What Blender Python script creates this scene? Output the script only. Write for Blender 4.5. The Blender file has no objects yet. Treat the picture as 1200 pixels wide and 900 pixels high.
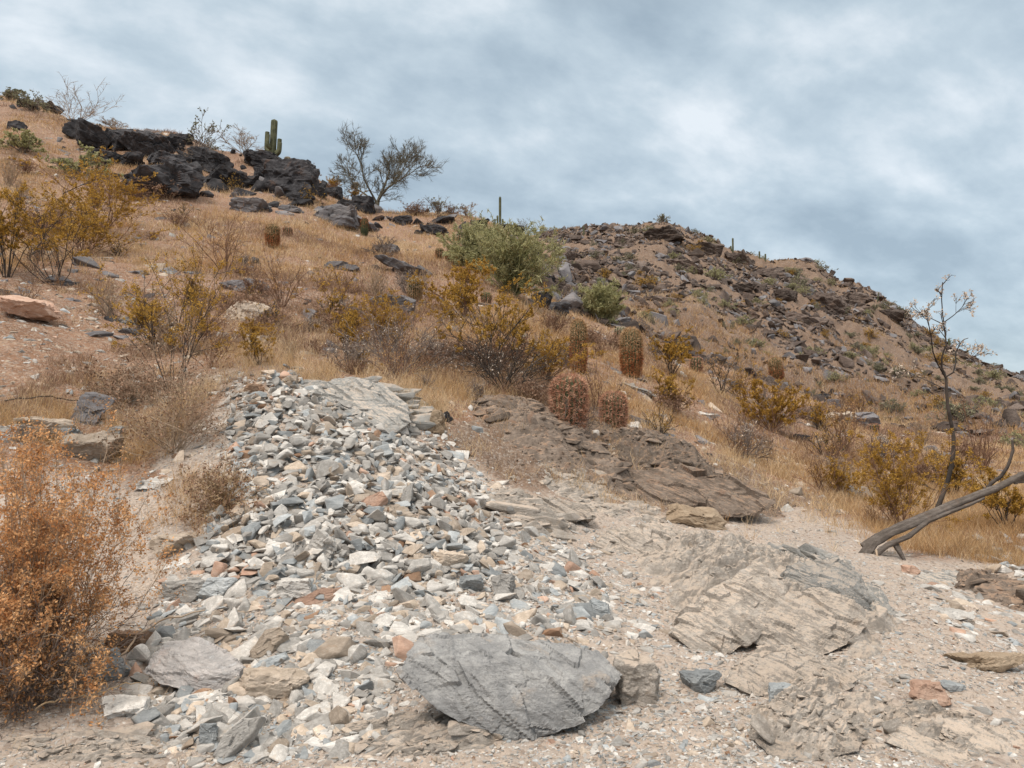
import bpy, bmesh, math, random
import numpy as np
from mathutils import Vector, Matrix
R = math.radians
C = bpy.context.scene
col = C.collection

# ------------------------------------------------------------------ camera, sky, sun
F = 906.0; PITCH = R(3.0); ZC = 1.6            # focal length in 1200-wide pixels
cam = bpy.data.objects.new('camera', bpy.data.cameras.new('camera')); col.objects.link(cam)
cam.location = (0, 0, ZC); cam.rotation_euler = (math.pi/2 + PITCH, 0, 0)
cam.data.sensor_width = 36; cam.data.lens = 36*F/1200
cam.data.clip_start = 0.05; cam.data.clip_end = 6000
C.camera = cam
SUN_EL, SUN_AZ = R(56), R(215)                # azimuth clockwise from +Y
world = bpy.data.worlds.new("World"); C.world = world; world.use_nodes = True
nt = world.node_tree; nt.nodes.clear()
def N(nt, typ, **kw):
    n = nt.nodes.new(typ)
    for k, v in kw.items():
        if k.startswith('i_'):
            n.inputs[k[2:].replace('_', ' ')].default_value = v
        else: setattr(n, k, v)
    return n
def ramp(nt, stops, interp='LINEAR'):
    r = nt.nodes.new('ShaderNodeValToRGB'); r.color_ramp.interpolation = interp
    e = r.color_ramp.elements
    while len(e) < len(stops): e.new(0.5)
    for el, (p, c) in zip(e, stops):
        el.position = p; el.color = (*c, 1) if len(c) == 3 else c
    return r
sky = N(nt, 'ShaderNodeTexSky', sky_type='NISHITA', sun_disc=False)
sky.sun_elevation = SUN_EL; sky.sun_rotation = SUN_AZ
tc = N(nt, 'ShaderNodeTexCoord')
sep = N(nt, 'ShaderNodeSeparateXYZ'); nt.links.new(tc.outputs['Generated'], sep.inputs[0])
mz = N(nt, 'ShaderNodeMath', operation='MAXIMUM'); nt.links.new(sep.outputs['Z'], mz.inputs[0]); mz.inputs[1].default_value = 0.0
az = N(nt, 'ShaderNodeMath', operation='ADD'); nt.links.new(mz.outputs[0], az.inputs[0]); az.inputs[1].default_value = 0.42
dv = N(nt, 'ShaderNodeVectorMath', operation='DIVIDE'); nt.links.new(tc.outputs['Generated'], dv.inputs[0]); nt.links.new(az.outputs[0], dv.inputs[1])
mp = N(nt, 'ShaderNodeMapping'); nt.links.new(dv.outputs[0], mp.inputs[0])
mp.inputs['Location'].default_value = (3.1, 1.7, 0); mp.inputs['Rotation'].default_value = (0, 0, R(-28)); mp.inputs['Scale'].default_value = (1.0, 1.0, 0.0)
n1 = N(nt, 'ShaderNodeTexNoise', i_Scale=1.15, i_Detail=4.0, i_Roughness=0.5, i_Distortion=0.3)
n2 = N(nt, 'ShaderNodeTexNoise', i_Scale=4.4, i_Detail=9.0, i_Roughness=0.56, i_Distortion=0.1)
mp2 = N(nt, 'ShaderNodeMapping'); mp2.inputs['Scale'].default_value = (1.0, 1.35, 1.0)
nt.links.new(mp.outputs[0], n1.inputs[0]); nt.links.new(mp.outputs[0], mp2.inputs[0]); nt.links.new(mp2.outputs[0], n2.inputs[0])
mx = N(nt, 'ShaderNodeMix', data_type='FLOAT'); mx.inputs[0].default_value = 0.56
nt.links.new(n1.outputs[0], mx.inputs[2]); nt.links.new(n2.outputs[0], mx.inputs[3])
cr = ramp(nt, [(0.38, (2.4, 3.0, 3.5)), (0.46, (3.0, 3.65, 4.15)), (0.53, (3.7, 4.35, 4.8)), (0.64, (5.4, 5.8, 6.1))])
nt.links.new(mx.outputs[0], cr.inputs[0])
# overcast sky: brighter overhead than near the horizon
zg = N(nt, 'ShaderNodeMapRange', i_From_Min=0.46, i_From_Max=0.95, i_To_Min=0.0, i_To_Max=1.0); zg.interpolation_type = 'SMOOTHSTEP'
nt.links.new(sep.outputs['Z'], zg.inputs[0])
ml = N(nt, 'ShaderNodeMix', data_type='RGBA'); nt.links.new(zg.outputs[0], ml.inputs[0]); nt.links.new(cr.outputs[0], ml.inputs[6]); ml.inputs[7].default_value = (13.6, 12.9, 11.8, 1)
mxs = N(nt, 'ShaderNodeMix', data_type='RGBA'); mxs.inputs[0].default_value = 0.88
nt.links.new(sky.outputs[0], mxs.inputs[6]); nt.links.new(ml.outputs[2], mxs.inputs[7])
bg = N(nt, 'ShaderNodeBackground'); bg.inputs[1].default_value = 0.1
nt.links.new(mxs.outputs[2], bg.inputs[0])
wo = N(nt, 'ShaderNodeOutputWorld'); nt.links.new(bg.outputs[0], wo.inputs[0])
sun = bpy.data.objects.new('sun', bpy.data.lights.new('sun', 'SUN')); col.objects.link(sun)
sun.data.energy = 1.5; sun.data.angle = R(10); sun.data.color = (1.0, 0.93, 0.85)
sd = Vector((math.sin(SUN_AZ)*math.cos(SUN_EL), math.cos(SUN_AZ)*math.cos(SUN_EL), math.sin(SUN_EL)))
sun.rotation_euler = (-sd).to_track_quat('-Z', 'Y').to_euler()
C.view_settings.view_transform = 'Standard'; C.view_settings.look = 'None'
C.view_settings.exposure = 0.7; C.view_settings.gamma = 1.0; C.view_settings.use_curve_mapping = False
C.cycles.max_bounces = 5; C.cycles.diffuse_bounces = 3; C.cycles.use_denoising = True
C.cycles.transparent_max_bounces = 4

# ------------------------------------------------------------------ noise
def _hash(ix, iy, iz, seed):
    h = (ix.astype(np.int64)*374761393 + iy.astype(np.int64)*668265263 + iz.astype(np.int64)*2147483647 + seed*144665) & 0xffffffff
    h = ((h ^ (h >> 13))*1274126177) & 0xffffffff
    h = ((h ^ (h >> 16))*2246822519) & 0xffffffff
    return ((h ^ (h >> 15)) & 0xffffff)/float(0xffffff)
def vnoise2(x, y, seed=0):
    xi = np.floor(x); yi = np.floor(y); fx = x-xi; fy = y-yi
    fx = fx*fx*fx*(fx*(fx*6-15)+10); fy = fy*fy*fy*(fy*(fy*6-15)+10)
    z = np.zeros_like(xi)
    a = _hash(xi, yi, z, seed); b = _hash(xi+1, yi, z, seed); c = _hash(xi, yi+1, z, seed); d = _hash(xi+1, yi+1, z, seed)
    return (a+(b-a)*fx)*(1-fy)+(c+(d-c)*fx)*fy - 0.5
def vnoise3(x, y, z, seed=0):
    xi = np.floor(x); yi = np.floor(y); zi = np.floor(z); fx = x-xi; fy = y-yi; fz = z-zi
    fx = fx*fx*(3-2*fx); fy = fy*fy*(3-2*fy); fz = fz*fz*(3-2*fz)
    r = []
    for k in (0, 1):
        a = _hash(xi, yi, zi+k, seed); b = _hash(xi+1, yi, zi+k, seed); c = _hash(xi, yi+1, zi+k, seed); d = _hash(xi+1, yi+1, zi+k, seed)
        r.append((a+(b-a)*fx)*(1-fy)+(c+(d-c)*fx)*fy)
    return r[0]+(r[1]-r[0])*fz - 0.5
CA, SA = math.cos(0.6), math.sin(0.6)
def fbm2(x, y, octv=4, seed=0, gain=0.5, ridge=False):
    s = np.zeros_like(x); a = 1.0; t = 0
    for i in range(octv):
        n = vnoise2(x, y, seed+i*17)*2
        if ridge: n = 1-2*np.abs(n)
        s = s + a*n; t += a; a *= gain
        x, y = (x*CA-y*SA)*2.03+5.3, (x*SA+y*CA)*2.03+1.7
    return s/t
def facets(x, y, seed, slope=0.6):
    """broken-rock relief: every cell is a small tilted plane with a sharp edge"""
    xi = np.floor(x); yi = np.floor(y); best = np.full(x.shape, 9.0); val = np.zeros_like(x); z = np.zeros_like(x)
    for i in (-1, 0, 1):
        for j in (-1, 0, 1):
            cx, cy = xi+i, yi+j
            px = cx+_hash(cx, cy, z, seed); py = cy+_hash(cx, cy, z, seed+1)
            dx, dy = x-px, y-py; d = dx*dx+dy*dy; c = d < best
            h = _hash(cx, cy, z, seed+2)-.5+slope*((_hash(cx, cy, z, seed+3)-.5)*dx+(_hash(cx, cy, z, seed+4)-.5)*dy)*2
            best = np.where(c, d, best); val = np.where(c, h, val)
    return val
def sstep(a, b, x):
    t = np.clip((x-a)/(b-a), 0, 1); return t*t*(3-2*t)

# ------------------------------------------------------------------ terrain height from distance profiles
CP, SP = math.cos(PITCH), math.sin(PITCH)
def pix2ray(u, v):
    a = (u-600)/F; b = (450-v)/F
    dy = CP - b*SP; return a/dy, (SP+b*CP)/dy     # X/Y, dz/dY
def proj(X, Y, Z):
    d = Y*CP + (Z-ZC)*SP
    d = np.where(d < 0.05, 0.05, d)
    return 600+F*X/d, 450-F*((Z-ZC)*CP - Y*SP)/d
PROF = {
 -300: [(2.5,980),(3.3,870),(4.5,740),(6,610),(8,480),(12,350),(20,240),(30,150),(42,80),(60,130),(95,230)],
 0:    [(2.5,1040),(3.3,900),(4.2,790),(5,690),(6.2,560),(7,520),(8.5,440),(10,385),(13,335),(17,290),(24,220),(33,160),(42,113),(60,180),(95,300)],
 150:  [(2.5,1040),(3.3,900),(4.2,795),(5.2,690),(6.6,580),(8,500),(10,425),(13,365),(17,310),(24,245),(31,195),(38,152),(60,240),(95,330)],
 300:  [(2.5,1040),(3.3,900),(4.1,795),(5.2,680),(6.5,570),(8,470),(9,440),(11,405),(14,365),(19,310),(25,262),(31,215),(36,182),(60,300),(95,330)],
 450:  [(2.5,1035),(3.3,895),(4.1,790),(5.2,690),(6.5,590),(8,515),(9,462),(10.5,435),(14,388),(20,325),(27,282),(35,243),(60,300),(95,330)],
 600:  [(2.5,1035),(3.3,895),(4.2,785),(5.2,700),(6.6,625),(8,575),(8.6,545),(9.6,495),(11,466),(15,412),(20,362),(27,320),(36,277),(50,295),(70,300),(95,290)],
 645:  [(2.5,1035),(3.3,895),(4.2,785),(5.3,700),(6.8,630),(8.1,582),(8.9,555),(9.8,508),(11.2,478),(15,425),(20,385),(25,368),(31,358),(38,350),(55,325),(75,298),(95,277)],
 750:  [(2.5,1035),(3.3,895),(4.3,785),(5.5,700),(7,640),(8.6,602),(9.5,585),(10.3,545),(11.3,512),(14,470),(18,432),(24,403),(30,402),(38,390),(55,345),(75,300),(95,271)],
 900:  [(2.5,1035),(3.3,895),(4.4,785),(5.6,715),(7,662),(8.6,625),(10.5,601),(11.3,583),(12.5,556),(15,520),(19,487),(25,462),(32,455),(45,425),(62,375),(80,330),(95,305)],
 1050: [(2.5,1040),(3.3,898),(4.4,792),(5.6,722),(7,676),(8.3,645),(9.5,622),(11,600),(14,570),(19,530),(25,508),(32,495),(45,468),(62,428),(80,385),(95,360)],
 1200: [(2.5,1045),(3.3,903),(4.4,805),(5.6,740),(7,690),(8.3,655),(9.5,625),(11,600),(14,570),(20,540),(28,520),(40,500),(55,480),(75,455),(95,440)],
 1500: [(2.5,1045),(3.3,903),(4.4,805),(5.6,740),(7,690),(9.5,630),(14,580),(20,550),(40,520),(75,508),(95,505)],
}
SKYL = [(-300,80),(0,114),(40,128),(70,142),(150,155),(200,158),(240,176),(300,182),(350,200),(395,228),(430,244),(500,250),(560,256),(612,276),(650,277),(680,275),(700,270),(740,273),(779,267),(800,274),(837,285),(858,298),(890,306),(910,311),(933,308),(967,321),(987,340),(1008,338),(1033,351),(1062,372),(1075,387),(1100,400),(1158,430),(1200,444),(1350,480),(1500,505)]
US = np.arange(-300, 1501, 12.0)
LY = np.linspace(math.log(2.5), math.log(95), 260)
def build_table():
    keys = sorted(PROF); Zc = []
    for k in keys:
        p = PROF[k]; ys = np.array([q[0] for q in p]); vs = np.array([q[1] for q in p], float)
        s = pix2ray(k, vs)[1]; Zc.append(np.interp(LY, np.log(ys), ZC + s*ys))
    Zc = np.array(Zc)
    T = np.array([np.interp(US, keys, Zc[:, j]) for j in range(len(LY))]).T
    k = np.exp(-0.5*(np.arange(-3, 4)/2.2)**2); k /= k.sum()
    Tp = np.pad(T, ((3, 3), (0, 0)), mode='edge'); T = sum(k[i]*Tp[i:i+len(US)] for i in range(7))
    k = np.exp(-0.5*(np.arange(-4, 5)/1.8)**2); k /= k.sum()
    Tp = np.pad(T, ((0, 0), (4, 4)), mode='edge'); T = sum(k[i]*Tp[:, i:i+len(LY)] for i in range(9))
    Y = np.exp(LY)
    for i, u in enumerate(US):                    # settle each column's crest
        vsk = np.interp(u, [a for a, b in SKYL], [b for a, b in SKYL])
        want = pix2ray(u, vsk)[1]
        for _ in range(3):
            s = (T[i]-ZC)/Y; j = int(np.argmax(s)); yc = Y[j]
            T[i] += (want-s[j])*Y*sstep(0.35, 1.0, Y/yc)
    return T
TAB = build_table()
TXS = pix2ray(US, np.full_like(US, 500.0))[0]
def base_h(X, Y):
    Yc = np.clip(Y, 2.5, 95.0)
    tx = np.clip(X/np.maximum(Y, 2.5), TXS[0], TXS[-1])
    fi = np.interp(tx, TXS, np.arange(len(US))); fj = (np.log(Yc)-LY[0])/(LY[1]-LY[0])
    i = np.clip(np.floor(fi).astype(int), 0, len(US)-2); j = np.clip(np.floor(fj).astype(int), 0, len(LY)-2)
    a = fi-i; b = fj-j
    z = (TAB[i, j]*(1-a)+TAB[i+1, j]*a)*(1-b)+(TAB[i, j+1]*(1-a)+TAB[i+1, j+1]*a)*b
    d = np.maximum(Y-95, 0)
    zfar = -6.0
    z = z + (zfar-z)*sstep(0, 260, d)
    return z
def inpoly(u, v, poly):
    c = np.zeros(u.shape, bool); n = len(poly)
    for i in range(n):
        x0, y0 = poly[i]; x1, y1 = poly[(i+1) % n]
        with np.errstate(divide='ignore', invalid='ignore'):
            c ^= ((y0 > v) != (y1 > v)) & (u < (x1-x0)*(v-y0)/(y1-y0+1e-9)+x0)
    return c
def ell(u, v, cu, cv, ru, rv):
    return np.exp(-(((u-cu)/ru)**2+((v-cv)/rv)**2))
PILE = [(262,445),(335,440),(400,468),(520,518),(590,580),(660,640),(720,690),(700,750),(480,760),(440,850),(300,890),(170,880),(165,800),(185,690),(235,640),(262,560)]
def zones(u, v, Y):
    """soft 0..1 masks laid on the ground: path, bank, slope, far"""
    edge_u = np.array([-300, 0, 170, 260, 330, 450, 520, 600, 700, 800, 930, 1010, 1060, 1200, 1500])
    edge_v = np.array([560, 560, 560, 450, 440, 470, 520, 565, 590, 600, 596, 612, 640, 665, 690])
    e = np.interp(u, edge_u, edge_v)
    path = sstep(-10, 12, v-e)*(Y < 30)
    bk = np.interp(u, [480, 560, 700, 850, 960, 1000], [515, 478, 500, 540, 575, 610])
    bank = sstep(-10, 10, v-bk)*(1-path)*sstep(470, 530, u)*sstep(1010, 960, u)*(Y < 20)
    far = sstep(24, 34, Y)*sstep(600, 680, u)
    slope = np.clip(1-path-bank-far, 0, 1)
    return path, bank, slope, far
def H(X, Y):
    z = base_h(X, Y)
    u, v = proj(X, np.maximum(Y, 0.5), z)
    front = sstep(0.5, 2.5, Y)
    path, bank, slope, far = zones(u, v, Y)
    path *= front
    near = sstep(60, 20, Y)
    d = path*(0.05*fbm2(X*1.1, Y*1.1, 4, 3)+0.02*fbm2(X*5, Y*5, 4, 9))
    d = d + slope*(0.16*fbm2(X*0.55, Y*0.55, 5, 21)*sstep(3, 12, Y)+0.025*fbm2(X*4, Y*4, 3, 29))
    d = d + bank*(0.16*fbm2(X*1.2, Y*1.2, 4, 41, 0.5)+0.04*fbm2(X*7, Y*7, 3, 43))
    for mk, amp, sd in ((bank, .45, 43), (path*np.clip(.25+1.6*fbm2(X*.7+4, Y*.7, 3, 47), 0, 1), .22, 45)):
        k = (mk > .01) & (Y > 1) & (Y < 22)
        if k.any():
            xa, ya = X[k], Y[k]; w = .25*fbm2(xa*2, ya*2, 2, sd)
            pa, qa = (xa*.88+ya*.47), (-xa*.47+ya*.88)
            dd = np.zeros_like(X); dd[k] = mk[k]*amp*(.085*facets(pa*2.2+w, qa*5+w, sd+20, .9)+.035*facets(pa*7+w, qa*13, sd+30, .9)); d = d+dd
    d = d + far*(1.1*fbm2(X*0.13, Y*0.13, 5, 51, 0.6, True)+0.45*fbm2(X*0.6, Y*0.6, 4, 55, 0.6, True))
    d = d + front*sstep(-300, 0, u)*0.10*ell(u, v, 400, 590, 170, 120)*near
    d = d + 1.5*fbm2(X*0.05, Y*0.05, 3, 61)*sstep(95, 160, np.hypot(X, Y))
    return z + d*sstep(0.3, 1.5, np.hypot(X, Y))
YR = np.exp(np.linspace(math.log(2.55), math.log(120), 900))
def P(u, v):
    """where the sight line through pixel (u, v) meets the ground"""
    tx, s = pix2ray(u, v)
    h = H(tx*YR, YR) - (ZC+s*YR)
    k = np.where(h >= 0)[0]
    if len(k) == 0:
        j = int(np.argmax(h/YR)); return Vector((tx*YR[j], YR[j], float(h[j]+ZC+s*YR[j])))
    j = k[0]; y0 = YR[max(j-1, 0)]; y1 = YR[j]; h0 = h[max(j-1, 0)]; h1 = h[j]
    y = y0 + (y1-y0)*(-h0)/(h1-h0) if h1 != h0 else y1
    return Vector((tx*y, y, float(H(np.array([tx*y]), np.array([y]))[0])))
def hz(x, y): return float(H(np.array([float(x)]), np.array([float(y)]))[0])

# ------------------------------------------------------------------ mesh helpers
def mesh_np(name, V, faces, mats, fmat=None, smooth=False):
    """faces: list of int arrays (n,k) with one k each"""
    me = bpy.data.meshes.new(name)
    V = np.asarray(V, np.float32); me.vertices.add(len(V)); me.vertices.foreach_set('co', V.ravel())
    tot = sum(f.size for f in faces); npoly = sum(len(f) for f in faces)
    me.loops.add(tot); me.polygons.add(npoly)
    me.loops.foreach_set('vertex_index', np.concatenate([f.ravel() for f in faces]).astype(np.int32))
    st = []; s = 0
    for f in faces:
        st.append(s+np.arange(len(f))*f.shape[1]); s += f.size
    me.polygons.foreach_set('loop_start', np.concatenate(st).astype(np.int32))
    if fmat is not None: me.polygons.foreach_set('material_index', np.asarray(fmat, np.int32))
    me.polygons.foreach_set('use_smooth', np.full(npoly, smooth))
    for m in mats: me.materials.append(m)
    me.update(calc_edges=True); me.validate()
    return me
def link(name, me, parent=None):
    o = bpy.data.objects.new(name, me); col.objects.link(o)
    if parent is not None: o.parent = parent
    return o
def tag(o, label=None, cat=None, group=None, kind=None):
    if label: o['label'] = label
    if cat: o['category'] = cat
    if group: o['group'] = group
    if kind: o['kind'] = kind
    return o
def empty(name, loc, label, cat, group=None):
    o = bpy.data.objects.new(name, None); col.objects.link(o); o.location = loc; o.empty_display_size = 0.1
    return tag(o, label, cat, group)

# ------------------------------------------------------------------ materials
def new_mat(name):
    m = bpy.data.materials.new(name); m.use_nodes = True; t = m.node_tree; t.nodes.clear()
    b = N(t, 'ShaderNodeBsdfPrincipled'); o = N(t, 'ShaderNodeOutputMaterial'); t.links.new(b.outputs[0], o.inputs[0])
    b.inputs['Roughness'].default_value = 0.9; b.inputs['Specular IOR Level'].default_value = 0.25
    return m, t, b
def mixc(t, fac, a, b, blend='MIX'):
    m = N(t, 'ShaderNodeMix', data_type='RGBA', blend_type=blend)
    for s, v in ((0, fac), (6, a), (7, b)):
        if isinstance(v, bpy.types.NodeSocket): t.links.new(v, m.inputs[s])
        else: m.inputs[s].default_value = v if s == 0 else (*v, 1)
    return m.outputs[2]
def noise(t, vec, scale, detail=5, rough=0.6, dist=0.0):
    n = N(t, 'ShaderNodeTexNoise', i_Scale=scale, i_Detail=float(detail), i_Roughness=rough, i_Distortion=dist)
    t.links.new(vec, n.inputs[0]); return n.outputs[0]
def rng_(t, sock, a, b, c=0.0, d=1.0):
    m = N(t, 'ShaderNodeMapRange', i_From_Min=a, i_From_Max=b, i_To_Min=c, i_To_Max=d)
    m.interpolation_type = 'SMOOTHSTEP'; t.links.new(sock, m.inputs[0]); return m.outputs[0]
def rock_mat(name, c1, c2, stain, s=1.0, stain_amt=0.5, bump=0.35, vary=0.25, rot=(0.4, 0.3, 0.6), dust=None):
    m, t, b = new_mat(name)
    tcn = N(t, 'ShaderNodeTexCoord'); vec = tcn.outputs['Object']
    mpn = N(t, 'ShaderNodeMapping'); mpn.inputs['Rotation'].default_value = rot; mpn.inputs['Scale'].default_value = (1, 1, 7)
    t.links.new(vec, mpn.inputs[0])
    big = noise(t, vec, 4*s, 6, 0.65); strk = noise(t, mpn.outputs[0], 5*s, 8, 0.7, 0.6); fine = noise(t, vec, 60*s, 5, 0.7)
    c = mixc(t, rng_(t, big, 0.35, 0.65), c1, c2)
    c = mixc(t, rng_(t, strk, 0.42, 0.62, 0, 0.55), c, tuple(x*0.62 for x in c1))
    c = mixc(t, rng_(t, strk, 0.56, 0.72, 0, 0.6), c, tuple(min(x*1.5, .8) for x in c2))
    st = noise(t, vec, 2.6*s, 5, 0.7, 0.8)
    c = mixc(t, rng_(t, st, 0.55, 0.68, 0, stain_amt), c, stain)
    c = mixc(t, rng_(t, fine, 0.3, 0.7, 0.0, 0.5), c, tuple(x*0.75 for x in c1))
    if dust:
        g = N(t, 'ShaderNodeNewGeometry'); sx = N(t, 'ShaderNodeSeparateXYZ'); t.links.new(g.outputs['Normal'], sx.inputs[0])
        dn = noise(t, vec, 7*s, 5, 0.7)
        ad = N(t, 'ShaderNodeMath', operation='ADD'); t.links.new(sx.outputs['Z'], ad.inputs[0]); t.links.new(dn, ad.inputs[1])
        c = mixc(t, rng_(t, ad.outputs[0], 1.25, 1.5, 0, 0.8), c, dust)
    oi = N(t, 'ShaderNodeObjectInfo'); ri = N(t, 'ShaderNodeNewGeometry')
    adr = N(t, 'ShaderNodeMath', operation='ADD'); t.links.new(oi.outputs['Random'], adr.inputs[0]); t.links.new(ri.outputs['Random Per Island'], adr.inputs[1])
    fr = N(t, 'ShaderNodeMath', operation='FRACT'); t.links.new(adr.outputs[0], fr.inputs[0])
    hsv = N(t, 'ShaderNodeHueSaturation'); t.links.new(c, hsv.inputs['Color'])
    t.links.new(rng_(t, fr.outputs[0], 0, 1, 1-vary, 1+vary), hsv.inputs['Value'])
    t.links.new(hsv.outputs[0], b.inputs['Base Color'])
    bm = N(t, 'ShaderNodeBump', i_Strength=bump, i_Distance=0.02/s)
    hs = N(t, 'ShaderNodeMath', operation='ADD'); t.links.new(strk, hs.inputs[0]); t.links.new(fine, hs.inputs[1])
    t.links.new(hs.outputs[0], bm.inputs['Height']); t.links.new(bm.outputs[0], b.inputs['Normal'])
    return m
M = {}
M['grey'] = rock_mat('grey_stone', (.37,.345,.315), (.58,.55,.51), (.44,.34,.25), 1.5, vary=.36)
M['blue'] = rock_mat('blue_grey_stone', (.27,.285,.29), (.42,.43,.425), (.40,.34,.27), 1.5, vary=.3)
M['tan'] = rock_mat('tan_stone', (.38,.305,.235), (.55,.46,.375), (.38,.26,.17), 1.5, vary=.3)
M['pink'] = rock_mat('pink_stone', (.40,.25,.18), (.50,.36,.28), (.40,.22,.13), 1.5)
M['rust'] = rock_mat('rusty_stone', (.26,.15,.09), (.34,.24,.17), (.30,.12,.05), 1.5)
M['black'] = rock_mat('desert_varnish_rock', (.028,.026,.028), (.095,.09,.094), (.13,.075,.05), 0.8, 0.6, 0.9, 0.25)
M['slab'] = rock_mat('mauve_grey_rock', (.15,.14,.145), (.25,.235,.235), (.24,.16,.11), 0.5, 0.5, 0.5, 0.2)
M['far'] = rock_mat('far_rock', (.085,.060,.048), (.20,.155,.13), (.21,.12,.07), 0.15, 0.4, 0.6, 0.35)
M['bed'] = rock_mat('bedrock', (.30,.26,.22), (.54,.48,.42), (.42,.31,.22), 2.2, 0.5, 1.0, 0.14, (0.9, 0.5, 0.3), dust=(.52,.42,.335))
M['bedblue'] = rock_mat('blue_bedrock', (.26,.255,.24), (.42,.40,.37), (.36,.28,.21), 1.6, 0.5, 0.8, 0.14, (0.9, 0.9, 0.3), dust=(.47,.39,.32))
M['bankrock'] = rock_mat('brown_slate', (.15,.115,.09), (.28,.22,.175), (.27,.15,.09), 1.6, 0.6, 0.8, 0.25, (0.9, 0.5, 0.3), dust=(.30,.20,.135))
M['hero'] = rock_mat('blue_grey_boulder_rock', (.29,.285,.28), (.47,.455,.435), (.44,.36,.29), 1.6, 0.7, 0.9, 0.0, (0.7, -0.75, 0.4))
M['heropale'] = rock_mat('pinkish_grey_slab_rock', (.43,.40,.38), (.62,.57,.54), (.52,.39,.33), 1.8, 0.6, 0.9, 0.0, (0.9, 0.2, 0.4))
def ground_mat():
    m, t, b = new_mat('ground')
    g = N(t, 'ShaderNodeNewGeometry'); vec = g.outputs['Position']
    at = N(t, 'ShaderNodeAttribute', attribute_name='zone'); sp = N(t, 'ShaderNodeSeparateColor'); t.links.new(at.outputs['Color'], sp.inputs[0])
    a = noise(t, vec, 0.9, 6, 0.65); f1 = noise(t, vec, 9, 6, 0.7); f2 = noise(t, vec, 45, 5, 0.75)
    def two(c1, c2, c3):
        c = mixc(t, rng_(t, a, 0.38, 0.62), c1, c2); return mixc(t, rng_(t, f1, 0.48, 0.66, 0, 0.8), c, c3)
    slope = two((.21,.108,.06), (.30,.165,.098), (.41,.285,.20))
    path = two((.50,.405,.33), (.44,.36,.30), (.40,.35,.31))
    bank = two((.17,.11,.075), (.24,.165,.115), (.29,.22,.165))
    far = two((.16,.092,.055), (.21,.13,.082), (.11,.085,.068))
    c = mixc(t, sp.outputs[0], slope, path); c = mixc(t, sp.outputs[1], c, bank); c = mixc(t, sp.outputs[2], c, far)
    # pebble speckle
    vo = N(t, 'ShaderNodeTexVoronoi', i_Scale=38.0, i_Randomness=1.0); t.links.new(vec, vo.inputs[0])
    vs = N(t, 'ShaderNodeSeparateColor'); t.links.new(vo.outputs['Color'], vs.inputs[0])
    c = mixc(t, rng_(t, vs.outputs[0], 0.55, 0.95, 0, 0.45), c, (.42,.38,.34))
    c = mixc(t, rng_(t, vs.outputs[1], 0.7, 1.0, 0, 0.5), c, (.13,.09,.065))
    c = mixc(t, rng_(t, f2, 0.35, 0.7, 0, 0.35), c, (.20,.14,.10))
    t.links.new(c, b.inputs['Base Color'])
    bm = N(t, 'ShaderNodeBump', i_Strength=0.6, i_Distance=0.03)
    s1 = N(t, 'ShaderNodeMath', operation='ADD'); t.links.new(f1, s1.inputs[0]); t.links.new(f2, s1.inputs[1])
    s2 = N(t, 'ShaderNodeMath', operation='SUBTRACT'); t.links.new(s1.outputs[0], s2.inputs[0]); t.links.new(vo.outputs['Distance'], s2.inputs[1])
    t.links.new(s2.outputs[0], bm.inputs['Height']); t.links.new(bm.outputs[0], b.inputs['Normal'])
    return m
M['ground'] = ground_mat()
def plant_mat(name, c1, c2, scale=8.0, vary=0.3, trans=0.0, rough=0.8):
    m, t, b = new_mat(name)
    g = N(t, 'ShaderNodeNewGeometry')
    n = noise(t, g.outputs['Position'], scale, 3, 0.6)
    c = mixc(t, rng_(t, n, 0.35, 0.65), c1, c2)
    hsv = N(t, 'ShaderNodeHueSaturation'); t.links.new(c, hsv.inputs['Color'])
    t.links.new(rng_(t, g.outputs['Random Per Island'], 0, 1, 1-vary, 1+vary), hsv.inputs['Value'])
    t.links.new(hsv.outputs[0], b.inputs['Base Color']); b.inputs['Roughness'].default_value = rough
    if trans:
        tr = N(t, 'ShaderNodeBsdfTranslucent'); t.links.new(hsv.outputs[0], tr.inputs[0])
        ms = N(t, 'ShaderNodeMixShader'); ms.inputs[0].default_value = trans
        o = [x for x in t.nodes if x.type == 'OUTPUT_MATERIAL'][0]
        t.links.new(b.outputs[0], ms.inputs[1]); t.links.new(tr.outputs[0], ms.inputs[2]); t.links.new(ms.outputs[0], o.inputs[0])
    return m
M['straw'] = plant_mat('dry_straw', (.52,.36,.20), (.68,.52,.34), 2, .3, .3)
M['ograss'] = plant_mat('orange_dry_grass', (.42,.24,.105), (.52,.34,.17), 1.2, .3, .3)
M['bgrass'] = plant_mat('brown_litter', (.22,.13,.08), (.34,.22,.15), 2, .35, .1)
M['creo'] = plant_mat('olive_yellow_leaf', (.36,.205,.035), (.48,.29,.065), 5, .4, .35)
M['green'] = plant_mat('dusty_green_leaf', (.33,.32,.15), (.43,.40,.22), 3, .3, .4)
M['sage'] = plant_mat('grey_green_leaf', (.19,.185,.11), (.27,.255,.16), 1, .35, .2)
M['orange'] = plant_mat('orange_dry_leaf', (.46,.21,.08), (.72,.44,.22), 14, .4, .4)
M['pale'] = plant_mat('pale_dry_leaf', (.52,.42,.33), (.64,.54,.45), 8, .3, .3)
M['twig'] = plant_mat('grey_twig', (.13,.10,.085), (.24,.19,.16), 6, .3)
M['dtwig'] = plant_mat('dark_twig', (.03,.024,.02), (.075,.058,.047), 6, .3)
M['btwig'] = plant_mat('tan_twig', (.30,.21,.14), (.38,.29,.21), 6, .3)
M['redtwig'] = plant_mat('red_brown_twig', (.15,.08,.05), (.24,.14,.09), 6, .3)
M['trunk'] = plant_mat('olive_bark', (.10,.085,.06), (.16,.14,.10), 3, .1)
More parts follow.
